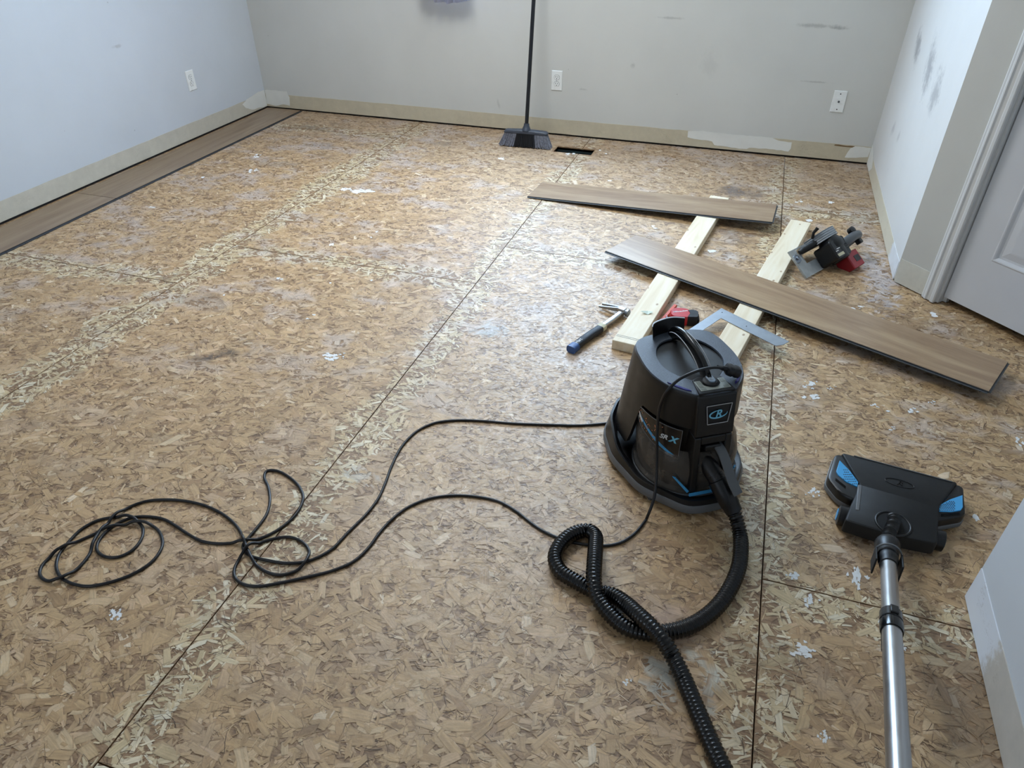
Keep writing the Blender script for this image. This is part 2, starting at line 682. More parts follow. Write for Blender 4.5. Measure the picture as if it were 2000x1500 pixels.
def mat_strand():
    m, g, bs = new_mat('wood_strand')
    at_ = g.n('ShaderNodeAttribute', attribute_name='tone')
    sv_ = g.n('ShaderNodeAttribute', attribute_name='strand')
    lx, ly, e_ = g.sep(E(g, sv_.outputs['Vector']))
    gr = g.mr(g.noise(g.comb(lx * 14.0, ly * 240.0), 1.0, 2, 0.6, dims='2D'), 0.25, 0.75, 0.84, 1.13)
    c = g.mix(1.0, E(g, at_.outputs['Color']), g.comb(gr, gr, gr), 'MULTIPLY')
    ed = g.ss(0.20, 0.0, e_) * 0.26  # strand rims darkened in colour, standing in for shade at the overlaps
    c = g.mix(ed, c, lin(70, 48, 32))
    finish_osb(g, bs, c)
    return m


def mat_plank(name, seed, tint=(1, 1, 1), angle=0.0):
    """printed wood surface, grain along local x"""
    m, g, bs = new_mat(name)
    p = coords(g)
    q = g.map(p, loc=(seed * 3.1, seed * 1.7, 0), scale=(0.9, 9, 1))
    n1 = g.noise(q, 1.6, 5, 0.6, 1.2)
    n2 = g.noise(g.map(p, loc=(seed, seed, 0), scale=(3, 90, 1)), 2.2, 4, 0.7, 0.3)
    n3 = g.noise(g.map(p, loc=(seed * 2, 0, 0), scale=(1.0, 5, 1)), 2.3, 3, 0.5, 0.6)
    c = g.ramp(n1, [(0.25, lin(124, 100, 80)), (0.42, lin(144, 120, 96)), (0.55, lin(156, 133, 107)), (0.72, lin(168, 146, 118))])
    gs = g.mr(n2, 0.3, 0.7, 0.88, 1.1)
    c = g.mix(1.0, c, g.comb(gs, gs, gs), 'MULTIPLY')
    c = g.mix(g.ss(0.56, 0.72, n3) * 0.4, c, lin(118, 90, 66))
    c = g.mix(1.0, c, (*tint, 1), 'MULTIPLY')
    g.put(bs.inputs['Base Color'], c)
    bs.inputs['Roughness'].default_value = 0.33
    bs.inputs['Specular IOR Level'].default_value = 0.5
    b = g.n('ShaderNodeBump')
    b.inputs['Strength'].default_value = 0.25
    b.inputs['Distance'].default_value = 0.0006
    g.put(b.inputs['Height'], n2)
    g.put(bs.inputs['Normal'], E(g, b.outputs[0]))
    return m


def mat_pine():
    m, g, bs = new_mat('pine_lumber')
    p = coords(g)
    q = g.map(p, scale=(1.2, 14, 14))
    n1 = g.noise(q, 1.5, 4, 0.55, 1.5)
    c = g.ramp(n1, [(0.3, lin(222, 204, 172)), (0.5, lin(234, 220, 192)), (0.7, lin(240, 230, 208))])
    vo = g.n('ShaderNodeTexVoronoi', voronoi_dimensions='2D', feature='F1')
    g.put(vo.inputs['Vector'], g.map(p, loc=(0.3, 0.1, 0), scale=(1, 1.8, 1)))
    vo.inputs['Scale'].default_value = 8
    d = E(g, vo.outputs['Distance'])
    r_ = g.sep(E(g, vo.outputs['Color']))[0]
    kn = g.ss(0.09, 0.03, d + (g.noise(p, 60, 2) - 0.5) * 0.06) * g.ss(0.6, 0.62, r_)
    c = g.mix(kn * 0.75, c, lin(150, 112, 72))
    c = g.mix(g.ss(0.62, 0.8, g.noise(p, 30, 5, 0.8)) * 0.4, c, lin(170, 150, 120))
    g.put(bs.inputs['Base Color'], c)
    bs.inputs['Roughness'].default_value = 0.6
    return m


def mat_wall(name, col, smudges=(), plane='XZ', rough=0.55):
    m, g, bs = new_mat(name)
    p = E(g, g.n('ShaderNodeNewGeometry').outputs['Position'])
    X, Y, Z = g.sep(p)
    A = X if plane == 'XZ' else Y
    f = g.mr(g.noise(p, 2.2, 5, 0.6), 0.3, 0.7, 0.965, 1.03)
    c = g.mix(1.0, lin(col), g.comb(f, f, f), 'MULTIPLY')
    wob = (g.noise(g.map(p, scale=(1, 1, 1)), 22, 5, 0.75) - 0.5) * 2.2
    for (a, z, ra, rz_, al, tone, ang) in smudges:
        c = g.mix(spot(g, A, Z, a, z, ra, rz_, wob, 0.9, ang) * al, c, lin(tone))
    # small dings and specks
    vo = g.n('ShaderNodeTexVoronoi', feature='F1')
    g.put(vo.inputs['Vector'], p)
    vo.inputs['Scale'].default_value = 7
    k = g.ss(0.035, 0.02, E(g, vo.outputs['Distance'])) * g.ss(0.7, 0.75, g.sep(E(g, vo.outputs['Color']))[0])
    c = g.mix(k * 0.35, c, lin(110, 108, 104))
    g.put(bs.inputs['Base Color'], c)
    bs.inputs['Roughness'].default_value = rough
    bs.inputs['Specular IOR Level'].default_value = 0.35
    b = g.n('ShaderNodeBump')
    b.inputs['Strength'].default_value = 0.12
    b.inputs['Distance'].default_value = 0.001
    g.put(b.inputs['Height'], g.noise(p, 150, 3))
    g.put(bs.inputs['Normal'], E(g, b.outputs[0]))
    return m


def mat_strip(name, col, col2=None, plane='XZ', split=None):
    """bare strip of wall where the skirting was pulled off"""
    m, g, bs = new_mat(name)
    p = E(g, g.n('ShaderNodeNewGeometry').outputs['Position'])
    X, Y, Z = g.sep(p)
    A = X if plane == 'XZ' else Y
    n = g.noise(p, 14, 5, 0.7)
    c = g.ramp(n, [(0.3, lin([v * 0.95 for v in col])), (0.6, lin(col)), (0.8, lin([min(v * 1.05, 255) for v in col]))])
    if split is not None:
        f = g.ss(-0.02, 0.02, (A - split) + (g.noise(p, 30, 4, 0.7) - 0.5) * 0.12)
        c = g.mix(f, c, lin(col2))
    sc_ = g.ss(0.010, 0.003, abs(g.noise(g.map(p, scale=(1, 1, 3)), 25, 3, 0.6, 1.0) - 0.5)) * g.ss(0.58, 0.66, g.noise(p, 9, 2))
    c = g.mix(sc_ * 0.5, c, lin(120, 104, 80))
    vo = g.n('ShaderNodeTexVoronoi', feature='F1')
    g.put(vo.inputs['Vector'], p)
    vo.inputs['Scale'].default_value = 11
    k = g.ss(0.045, 0.03, E(g, vo.outputs['Distance'])) * g.ss(0.72, 0.76, g.sep(E(g, vo.outputs['Color']))[0])
    c = g.mix(k * 0.85, c, lin(60, 50, 40))
    g.put(bs.inputs['Base Color'], c)
    bs.inputs['Roughness'].default_value = 0.6
    return m


WALLC = (204, 204, 199)
M = {}
M['osb'] = mat_osb()
M['strand'] = mat_strand()
M['under'] = plain('dark_joint', (26, 22, 20), 0.9)
M['wall_back'] = mat_wall('wall_paint_back', WALLC, [(0.25, 0.722, .17, .014, .42, (126, 126, 124), 0), (0.34, .715, .07, .010, .45, (120, 120, 118), 0), (-0.557, .726, .11, .009, .38, (136, 136, 134), 0), (.30, .436, .12, .007, .35, (136, 136, 132), 0), (-.30, .50, .06, .10, .14, (150, 148, 144), 0), (-1.62, .17, .012, .05, .3, (140, 140, 136), 0.2),
                                                     (-0.75, .46, .02, .02, .3, (130, 130, 126), 0), (-1.05, .30, .03, .01, .3, (140, 140, 136), 0)])
M['wall_left'] = mat_wall('wall_paint_left', (202, 207, 212), [(3.36, .63, .05, .012, .4, (150, 148, 146), 0)], 'YZ')
M['wall_right'] = mat_wall('wall_paint_right', (216, 216, 214), [(4.12, .72, .15, .07, .62, (116, 116, 120), 0.5), (3.70, .71, .17, .09, .6, (124, 124, 128), 0.7), (3.42, .67, .12, .10, .5, (124, 124, 128), 0.8), (4.10, .34, .04, .06, .4, (150, 150, 150), 0.7), (3.9, .36, .03, .05, .35, (150, 150, 150), 0.7)], 'YZ')
M['wall_door'] = mat_wall('wall_paint_door', (204, 203, 196), [])
M['wall_stub'] = mat_wall('wall_paint_stub', (206, 208, 210), [], 'YZ')
M['ceil'] = plain('ceiling_paint', (226, 224, 218), 0.8)
M['strip'] = mat_strip('bare_wall_strip', (196, 186, 162))
M['strip_left'] = mat_strip('bare_wall_strip_left', (198, 192, 176))
M['strip_door'] = mat_strip('primed_strip', (216, 214, 202))
M['strip_stub'] = mat_strip('primed_strip_stub', (196, 188, 176), (222, 224, 228), 'YZ', 1.14)
M['strip_right'] = mat_strip('bare_wall_strip_right', (222, 224, 226), (206, 198, 178), 'YZ', 3.26)
M['filler'] = plain('white_filler', (222, 222, 216), 0.7, bump=0.3, bscale=60)
M['trim'] = plain('trim_gloss', (214, 214, 212), 0.35, var=0.02)
M['door'] = plain('door_paint', (216, 218, 222), 0.4, var=0.02)
M['plate'] = plain('white_plastic', (232, 234, 232), 0.3, var=0.01)
M['plate_dark'] = plain('slot_dark', (40, 42, 42), 0.6)
M['pine'] = mat_pine()
M['plankA'] = mat_plank('oak_plank_far', 1.3, (1.04, 1.03, 1.03))
M['plankB'] = mat_plank('oak_plank_near', 4.6, (1.14, 1.10, 1.04))
M['plankC'] = mat_plank('oak_plank_row', 8.2, (0.80, 0.78, 0.76))
M['core'] = plain('plank_core', (52, 54, 58), 0.5)
M['blk'] = plain('black_plastic', (14, 14, 16), 0.40, bump=0.15, bscale=900)
M['blk_gloss'] = plain('gloss_black_plastic', (12, 12, 14), 0.2, var=0.03)
M['bowl'] = plain('bowl_black', (7, 7, 8), 0.7, spec=.3)
M['blk_matte'] = plain('matte_black_plastic', (11, 11, 12), 0.6)
M['speck'] = plain('speckled_black_plastic', (66, 74, 86), 0.34, bump=1.0, bscale=600, var=0.40, vscale=450)  # bluish sheen of the top ring put into the base colour
M['grey_bump'] = plain('grey_rubber', (104, 106, 108), 0.5)
M['grey_dk'] = plain('dark_grey_plastic', (74, 77, 80), 0.45)
M['grey_pan'] = plain('grey_button_panel', (142, 146, 138), 0.4)
M['latch'] = plain('latch_grey', (92, 95, 98), .5)
M['key'] = plain('olive_grey_key', (120, 124, 116), 0.45)
M['silver'] = plain('silver_blue_plastic', (120, 134, 148), 0.3)
M['cord'] = plain('cord_rubber', (16, 16, 20), 0.42)
M['hose'] = plain('hose_vinyl', (10, 10, 12), 0.22, var=0.03)
M['blue'] = plain('cyan_plastic', (70, 160, 215), 0.4, var=0.02)
M['blue_lt'] = plain('cyan_print', (120, 195, 225), 0.4, var=0.02)
M['line_lt'] = plain('light_outline', (170, 170, 172), 0.35)
M['led'] = plain('violet_lens', (52, 48, 120), 0.25)
M['steel'] = plain('brushed_steel', (176, 174, 172), 0.34, 1.0, var=0.03)
M['steel_dull'] = plain('dull_steel', (150, 156, 164), 0.42, 1.0, var=0.08)
M['alu'] = plain('worn_aluminium', (172, 176, 176), 0.45, 0.1, var=0.15, vscale=30)
M['alu_sq'] = plain('square_aluminium', (146, 153, 160), 0.42, 0.4, var=0.08, vscale=30)
M['red'] = plain('red_plastic', (190, 28, 36), 0.35)
M['red_dk'] = plain('dark_red_plastic', (150, 24, 34), 0.4)
M['orange'] = plain('orange_red_paint', (214, 84, 52), 0.45)
M['white'] = plain('white_print', (224, 224, 224), 0.5, var=0.01)
M['label'] = plain('paper_label', (196, 190, 160), 0.6)
M['grip'] = plain('grip_rubber', (28, 32, 42), 0.6)
M['grip_blue'] = plain('grip_blue', (48, 84, 140), 0.5)
M['paper'] = plain('paper_scrap', (206, 216, 200), 0.7)
M['paint'] = plain('dried_white_paint', (228, 228, 226), 0.55, bump=0.4, bscale=300)
M['bristle'] = plain('grey_bristle', (118, 120, 130), 0.6, var=.4, vscale=90)
M['bristle_dk'] = plain('black_bristle', (24, 24, 28), 0.6)
M['broom_cap'] = plain('slate_plastic', (54, 60, 72), 0.4)
M['broom_pole'] = plain('navy_black_pole', (10, 11, 17), 0.35)
M['duct'] = plain('duct_metal', (60, 74, 74), 0.5, 0.5, var=0.3)
M['pocket'] = plain('orange_dot_print', (206, 130, 86), 0.5)


def mat_basin():
    m, g, bs = new_mat('smoky_clear_plastic')
    bs.inputs['Base Color'].default_value = lin(112, 104, 96)
    bs.inputs['Roughness'].default_value = 0.08
    bs.inputs['IOR'].default_value = 1.3
    tr = g.n('ShaderNodeBsdfTransparent')
    tr.inputs[0].default_value = (0.62, 0.58, 0.54, 1)
    mx = g.n('ShaderNodeMixShader')
    g.put(mx.inputs[0], g.mr(g.noise(coords(g), 14, 4, 0.7), 0.35, 0.65, 0.32, 0.68))
    out = m.node_tree.nodes['Material Output']
    m.node_tree.links.new(tr.outputs[0], mx.inputs[1])
    m.node_tree.links.new(bs.outputs[0], mx.inputs[2])
    m.node_tree.links.new(mx.outputs[0], out.inputs[0])
    return m


def mat_glass():
    m, g, bs = new_mat('window_glass')
    tr = g.n('ShaderNodeBsdfTransparent')
    gl = g.n('ShaderNodeBsdfGlossy')
    gl.inputs['Roughness'].default_value = 0.02
    mx = g.n('ShaderNodeMixShader')
    mx.inputs[0].default_value = 0.06
    out = m.node_tree.nodes['Material Output']
    m.node_tree.links.new(tr.outputs[0], mx.inputs[1])
    m.node_tree.links.new(gl.outputs[0], mx.inputs[2])
    m.node_tree.links.new(mx.outputs[0], out.inputs[0])
    return m


def mat_cloth():
    m, g, bs = new_mat('sheer_white_cloth')
    bs.inputs['Base Color'].default_value = lin(236, 238, 246)
    bs.inputs['Roughness'].default_value = 0.9
    tl = g.n('ShaderNodeBsdfTranslucent')
    tl.inputs[0].default_value = lin(225, 230, 250)
    mx = g.n('ShaderNodeMixShader')
    mx.inputs[0].default_value = 0.7
    out = m.node_tree.nodes['Material Output']
    m.node_tree.links.new(bs.outputs[0], mx.inputs[1])
    m.node_tree.links.new(tl.outputs[0], mx.inputs[2])
    m.node_tree.links.new(mx.outputs[0], out.inputs[0])
    return m


M['basin'] = mat_basin()
M['glass'] = mat_glass()
M['cloth'] = mat_cloth()


# ------------------------------------------------------------------ the room
def struct(name, bm, mat, parent=None, **kw):
    return obj(name, bm, mat, parent, kind='structure', **kw)


# floor: dark deck below, strand boards on top of it, each a piece of its own
floor = struct('floor', box(B(), XL - 0.2, 2.6, YR - 0.2, YB + 0.12, -0.16, -0.14), M['under'])
def board(x0, x1, y0, y1):
    g_ = 0.0016
    x0 += g_; x1 -= g_; y0 += g_; y1 -= g_
    xs, ys = [x0, x1], [y0, y1]
    for v in VENT[:2]:
        if x0 < v < x1:
            xs.append(v)
    for v in VENT[2:]:
        if y0 < v < y1:
            ys.append(v)
    xs.sort(); ys.sort()
    cells = set()
    for i in range(len(xs) - 1):
        for j in range(len(ys) - 1):
            cx, cy = (xs[i] + xs[i + 1]) / 2, (ys[j] + ys[j + 1]) / 2
            if not (VENT[0] < cx < VENT[1] and VENT[2] < cy < VENT[3]):
                cells.add((i, j))
    bm = B()
    V = {}
    def vt(i, j, z):
        k = (i, j, z)
        if k not in V:
            V[k] = bm.verts.new((xs[i], ys[j], z))
        return V[k]
    for i, j in cells:
        for z in (0.0, -0.019):
            bm.faces.new((vt(i, j, z), vt(i + 1, j, z), vt(i + 1, j + 1, z), vt(i, j + 1, z)))
        for di, dj, a, b in ((-1, 0, (i, j), (i, j + 1)), (1, 0, (i + 1, j), (i + 1, j + 1)), (0, -1, (i, j), (i + 1, j)), (0, 1, (i, j + 1), (i + 1, j + 1))):
            if (i + di, j + dj) not in cells:
                bm.faces.new((vt(*a, 0.0), vt(*b, 0.0), vt(*b, -0.019), vt(*a, -0.019)))
    return obj('strand_board', bm, M['osb'], floor)


def column(x0, x1, cuts):
    ys = [YR] + sorted(cuts) + [YB + 0.08]
    for a, b in zip(ys, ys[1:]):
        board(x0, x1, a, b)


for a, b, cuts in BOARDX:
    column(a, b, cuts)
strand_mesh()
db = B()
x0, x1, y0, y1 = VENT
for a in ((x0 - .004, x0, y0, y1), (x1, x1 + .004, y0, y1), (x0, x1, y0 - .004, y0), (x0, x1, y1, y1 + .004)):
    box(db, *a, -0.14, -0.006)
box(db, x0, x1, y0, y1, -0.139, -0.136)
obj('floor_duct', db, M['duct'], floor)

# dried paint splotches, thin raised blobs of paint on the boards
def blob(bm, cx, cy, rx, ry, z, n=14, jag=0.35, M_=None):
    a0 = rnd.random() * 6.28
    k = [1 + jag * (rnd.random() - 0.5) * 2 for _ in range(n)]
    P = [(cx + rx * k[i] * math.cos(a0 + 2 * PI * i / n), cy + ry * k[i] * math.sin(a0 + 2 * PI * i / n)) for i in range(n)]
    prism(bm, P, 0, z, M_)


sp = B()
for u, v, w_, h_, n in ((655, 697, 34, 14, 9), (700, 373, 50, 9, 8), (668, 372, 12, 6, 2), (1580, 752, 26, 12, 5), (1588, 776, 28, 16, 6), (1624, 758, 16, 8, 3), (1708, 793, 16, 8, 3), (1735, 803, 10, 5, 2),
                     (1784, 804, 22, 10, 4), (1744, 838, 14, 7, 3), (1818, 787, 14, 6, 3), (1988, 862, 20, 18, 4), (1552, 1128, 18, 20, 5), (1672, 1130, 20, 44, 9), (1692, 1128, 10, 8, 2), (1568, 1271, 40, 24, 10), (1583, 1172, 22, 30, 6),
                     (228, 1199, 28, 20, 7), (1208, 1192, 30, 26, 9), (1225, 1335, 16, 14, 3), (1610, 1440, 20, 30, 5), (652, 478, 10, 5, 1), (545, 545, 10, 4, 2), (1105, 300, 10, 4, 1), (1170, 294, 8, 3, 1), (1186, 300, 8, 3, 1),
                     (1120, 302, 8, 3, 1), (975, 310, 14, 5, 2), (500, 305, 20, 6, 4), (497, 335, 18, 8, 3), (398, 345, 10, 4, 1), (298, 404, 18, 5, 3), (1280, 500, 14, 7, 2), (1275, 445, 12, 5, 2), (1390, 488, 14, 9, 2), (1680, 600, 24, 8, 3),
                     (1822, 617, 12, 8, 2), (1580, 430, 14, 6, 2), (738, 450, 8, 4, 1), (725, 464, 8, 4, 1), (1185, 352, 12, 4, 1), (1560, 393, 18, 8, 3), (1625, 395, 12, 5, 2), (725, 548, 6, 4, 1), (647, 553, 7, 4, 1), (437, 578, 7, 4, 1),
                     (603, 622, 8, 3, 1), (615, 617, 7, 3, 1), (1590, 960, 22, 22, 5), (1720, 1210, 10, 10, 2), (1760, 1260, 16, 24, 5), (1915, 706, 14, 6, 2), (1908, 1010, 10, 12, 2)):
    for k in range(n if n < 3 else int(n * 2.6)):
        c = at(u + rnd.gauss(0, .26) * w_, v + rnd.gauss(0, .26) * h_)
        e = abs((at(u + w_ / 2, v) - at(u, v)).length)
        e2 = abs((at(u, v + h_ / 2) - at(u, v)).length)
        s_ = rnd.uniform(0.08, 0.34) if n > 2 else rnd.uniform(.5, .9)
        blob(sp, c.x, c.y, max(e * s_, .0022), max(e2 * s_, .0022), 0.0013 + 0.00002 * k, 12, 0.5)
o = obj('paint_splatter', sp, M['paint'], floor, label='dried white paint spots on the boards')
o['kind'] = 'stuff'

# back wall with the window opening; the board stops short of the floor
SZ = 0.013
bw = B()
TH = 0.12
box(bw, XL - TH, WX0, YB, YB + TH, SZ, CEIL)
box(bw, WX1, XR + TH, YB, YB + TH, SZ, CEIL)
box(bw, WX0, WX1, YB, YB + TH, SZ, WZ0)
box(bw, WX0, WX1, YB, YB + TH, WZ1, CEIL)
wall_back = struct('wall_back', bw, M['wall_back'])
wall_left = struct('wall_left', box(B(), XL - TH, XL, YR, YB, SZ, CEIL), M['wall_left'])
wall_right = struct('wall_right', box(B(), XR, XR + TH, 3.03, YB, SZ, CEIL), M['wall_right'])
stub = struct('wall_entry', box(B(), XR, XR + TH, YR, 1.345, 0.004, CEIL), M['wall_stub'])
DP = Vector((XR - 0.002, 3.03, 0))
DDIR = Vector((math.sqrt(.5), -math.sqrt(.5), 0))
DN = Vector((math.sqrt(.5), math.sqrt(.5), 0))       # away from the room
DM = frame(DP, DDIR, DN, (0, 0, 1))
wd = B()
box(wd, 0, 0.17, 0, TH, SZ, CEIL, DM)
box(wd, 0.17, 1.05, 0, TH, 2.06, CEIL, DM)
box(wd, 1.05, 1.75, 0, TH, SZ, CEIL, DM)
wall_door = struct('wall_door', wd, M['wall_door'])
rw = B()
box(rw, XL - TH, RX0, YR - TH, YR, 0, CEIL)
box(rw, RX1, XR + TH, YR - TH, YR, 0, CEIL)
box(rw, RX0, RX1, YR - TH, YR, 0, RZ0)
box(rw, RX0, RX1, YR - TH, YR, RZ1, CEIL)
struct('wall_rear', rw, M['wall_left'])
struct('wall_alcove', box(B(), XR + TH, 2.2, 1.10, 1.22, 0, CEIL), M['wall_stub'])
struct('wall_alcove_end', box(B(), 1.93, 2.05, 1.22, 1.95, 0, CEIL), M['wall_stub'])
cb = B()  # unseen box added behind the door to keep leaking light out
box(cb, -.05, 1.3, .60, .68, -.02, CEIL, DM)
box(cb, -.05, .03, TH, .60, -.02, CEIL, DM)
box(cb, 1.22, 1.3, TH, .60, -.02, CEIL, DM)
struct('door_light_block', cb, M['wall_door'])
ceiling = struct('ceiling', box(B(), XL - TH, 2.7, YR - TH, YB + TH, CEIL, CEIL + 0.05), M['ceil'])
# sole plates seen as the dark gap under the wall board
struct('trim_1', box(B(), XL - 0.1, XR + 0.02, YB + 0.006, YB + 0.05, -0.001, SZ + 0.002), M['under'])
struct('trim_2', box(B(), XL - 0.05, XL - 0.006, YR, YB, -0.001, SZ + 0.002), M['under'])


# bare strips where the skirting was removed
def wavy_strip(name, A, Bp, out, z0, z1, th, mat, seg=40, jag=0.0012):
    A, Bp, out = Vector(A), Vector(Bp), Vector(out)
    bm = B()
    rings = []
    for i in range(seg + 1):
        t = i / seg
        p = A.lerp(Bp, t)
        zt = z1 + (rnd.random() - .5) * 2 * jag
        zb = z0 + (rnd.random() - .5) * jag
        rings.append([p + Vector((0, 0, zb)), p + out * th + Vector((0, 0, zb)), p + out * th + Vector((0, 0, zt)), p + Vector((0, 0, zt))])
    loft(bm, rings)
    return struct(name, bm, mat)


bb_back = wavy_strip('bare_strip_back', (XL + .002, YB + .0002, 0), (XR - .002, YB + .0002, 0), (0, -1, 0), SZ, 0.105, 0.002, M['strip'], 60)
bb_left = wavy_strip('bare_strip_left', (XL - .0002, YR, 0), (XL - .0002, YB - .003, 0), (1, 0, 0), SZ + .001, 0.107, 0.002, M['strip_left'], 90)
bb_right = wavy_strip('bare_strip_right', (XR + .0002, 3.045, 0), (XR + .0002, YB - .003, 0), (-1, 0, 0), 0.004, 0.085, 0.002, M['strip_right'], 30)
bb_entry = wavy_strip('bare_strip_entry', (XR + .0002, YR, 0), (XR + .0002, 1.343, 0), (-1, 0, 0), 0.003, 0.104, 0.0025, M['strip_stub'], 50)
a_ = DM @ Vector((0.004, 0.0002, 0)); b_ = DM @ Vector((0.143, 0.0002, 0))
bb_door = wavy_strip('bare_strip_door', a_, b_, -DN, 0.005, 0.108, 0.002, M['strip_door'], 8)


def patch(parent, Mx, pts, z=0.0012, name='filler_patch', mat=None):
    """irregular smear of filler; pts are (along, height) on the wall plane"""
    P = []
    for (a, b), (c, d) in zip(pts, pts[1:] + pts[:1]):
        n = max(1, int(math.hypot(c - a, d - b) / 0.02))
        for k in range(n):
            t = k / n
            P.append((a + (c - a) * t + (rnd.random() - .5) * .005, b + (d - b) * t + (rnd.random() - .5) * .004))
    bm = B()
    prism(bm, P, 0, z, Mx)
    return obj(name, bm, mat or M['filler'], parent)


MB_ = frame((0, YB - .0016, 0), (1, 0, 0), (0, 0, 1), (0, -1, 0))
ML_ = frame((XL + .0016, 0, 0), (0, 1, 0), (0, 0, 1), (1, 0, 0))
MR_ = frame((XR - .0016, 0, 0), (0, 1, 0), (0, 0, 1), (-1, 0, 0))
patch(bb_back, MB_, [(-.37, .102), (-.37, .066), (-.30, .058), (-.215, .055), (-.20, .034), (-.05, .026), (0, .028), (0.01, .036), (.13, .040), (.24, .036), (.25, .052), (.25, .09), (.17, .096), (.13, .108), (-.10, .106), (-.28, .112), (-.35, .106)])
patch(bb_back, MB_, [(.56, .03), (.575, .088), (.60, .10), (.684, .102), (.684, .046), (.62, .034)])
patch(bb_back, MB_, [(-3.435, .03), (-3.435, .128), (-3.38, .13), (-3.25, .128), (-3.235, .09), (-3.24, .03), (-3.30, .035), (-3.36, .02)])
patch(bb_left, ML_, [(4.575, .02), (4.575, .128), (4.50, .13), (4.44, .12), (4.36, .112), (4.30, .09), (4.33, .06), (4.40, .03), (4.47, .028), (4.53, .018)])
patch(bb_right, MR_, [(4.575, .01), (4.575, .12), (4.50, .115), (4.40, .09), (4.36, .05), (4.42, .012)])
patch(bb_back, MB_, [(.485, .094), (.49, .101), (.60, .101), (.61, .097), (.56, .092)], .0008, 'glue_residue', plain('brown_glue', (120, 94, 62), 0.7))

# door casing, jamb and door leaf
def casing_piece(name, rows, parent=None):
    return struct(name, rows, M['trim'], parent)


prof = [(0, 0), (0, -.008), (.004, -.011), (.012, -.012), (.016, -.016), (.022, -.017), (.028, -.012), (.040, -.013), (.046, -.018), (.056, -.019), (.060, -.016), (.060, 0)]
cs = B()
for z0, z1 in ((0.004, 2.09),):
    r0 = [DM @ Vector((.143 + a, b, z0)) for a, b in prof]
    r1 = [DM @ Vector((.143 + a, b, z1)) for a, b in prof]
    loft(cs, [r0, r1])
casing = struct('trim_3', cs, M['trim'])
cs = B()
loft(cs, [[DM @ Vector((1.02 + .06 - a, b, z)) for a, b in prof] for z in (0.004, 2.09)])
loft(cs, [[DM @ Vector((s_, b, 2.03 + .06 - a)) for a, b in prof] for s_ in (.15, 1.08)])
struct('trim_4', cs, M['trim'])
jb = B()
box(jb, .17, .211, .0005, TH, 0.004, 2.045, DM)
box(jb, .211, .224, .032, .05, 0.004, 2.045, DM)
box(jb, 1.009, 1.05, .0005, TH, 0.004, 2.045, DM)
struct('trim_5', jb, M['trim'])

door = bpy.data.objects.new('door_1', None)
COL.objects.link(door)
door.matrix_world = DM
door['kind'] = 'structure'
lf = B()
DL, DW, DT = .216, 1.004, 0.018      # leaf from DL to DW, face recessed
DZ0, DZ1 = .030, 2.035
# leaf as a grid with recessed panels: stiles, rails and six panels
panels = []
sx = [DL, DL + .112, DL + .112 + .246, DL + .112 + .246 + .082, DW - .112, DW]
zs = [DZ0, .235, .80, .96, 1.56, 1.68, 1.92, DZ1]
pc = [(sx[1], sx[2]), (sx[3], sx[4])]
pr = [(zs[1], zs[2]), (zs[3], zs[4]), (zs[5], zs[6])]
V = {}
def dv(x, z):
    k = (round(x, 4), round(z, 4))
    if k not in V:
        V[k] = lf.verts.new((x, DT, z))
    return V[k]
for i in range(5):
    for j in range(7):
        ispan = (i in (1, 3)) and (j in (1, 3, 5))
        if not ispan:
            lf.faces.new((dv(sx[i], zs[j]), dv(sx[i + 1], zs[j]), dv(sx[i + 1], zs[j + 1]), dv(sx[i], zs[j + 1])))
box(lf, DL, DW, DT + .012, DT + .035, DZ0, DZ1)
loft(lf, [[(DL, y, DZ0), (DW, y, DZ0), (DW, y, DZ1), (DL, y, DZ1)] for y in (DT, DT + .012)], cap=False)
obj('door_leaf', lf, M['door'], door)
for a, b in pc:
    for c, d in pr:
        bm = B()
        rings = []
        for ins, y in ((0, DT), (.006, DT - .003), (.010, DT - .0015), (.018, DT + .007), (.026, DT + .008), (.05, DT + .002), (.055, DT + .0015)):
            rings.append([(a + ins, y, c + ins), (b - ins, y, c + ins), (b - ins, y, d - ins), (a + ins, y, d - ins)])
        R_ = [[bm.verts.new(p) for p in r] for r in rings]
        for q, w in zip(R_, R_[1:]):
            for i in range(4):
                bm.faces.new((q[i], q[(i + 1) % 4], w[(i + 1) % 4], w[i]))
        bm.faces.new(R_[-1])
        obj('door_panel', bm, M['door'], door)
kb = B()
lathe(kb, [(.0, -.065), (.02, -.062), (.027, -.05), (.025, -.035), (.012, -.028), (.010, -.006), (.026, -.004), (.027, 0)], 20, frame((DW - .065, DT, .93), (1, 0, 0), (0, 0, 1), (0, 1, 0)))
obj('door_knob', kb, M['steel_dull'], door, smooth=40)


# windows: one above the view, one added unseen behind it for fill
def window(name, x0, x1, z0, z1, yf, yo):
    w = bpy.data.objects.new(name, None)
    COL.objects.link(w)
    w['kind'] = 'structure'
    f = B()
    ya, yb = sorted((yf, yo))
    for (a, b, c, d) in ((x0, x0 + .05, z0, z1), (x1 - .05, x1, z0, z1), (x0 + .05, x1 - .05, z0, z0 + .05), (x0 + .05, x1 - .05, z1 - .05, z1), ((x0 + x1) / 2 - .025, (x0 + x1) / 2 + .025, z0 + .05, z1 - .05)):
        box(f, a, b, ya + .03, yb - .03, c, d)
    obj('window_frame', f, M['trim'], w)
    g_ = B()
    box(g_, x0 + .05, x1 - .05, (ya + yb) / 2 - .003, (ya + yb) / 2 + .003, z0 + .05, z1 - .05)
    obj('window_pane', g_, M['glass'], w)
    return w


window('window_1', WX0, WX1, WZ0, WZ1, YB, YB + TH)
window('rear_fill_window', RX0, RX1, RZ0, RZ1, YR, YR - TH)  # unseen rear window, added for the fill light

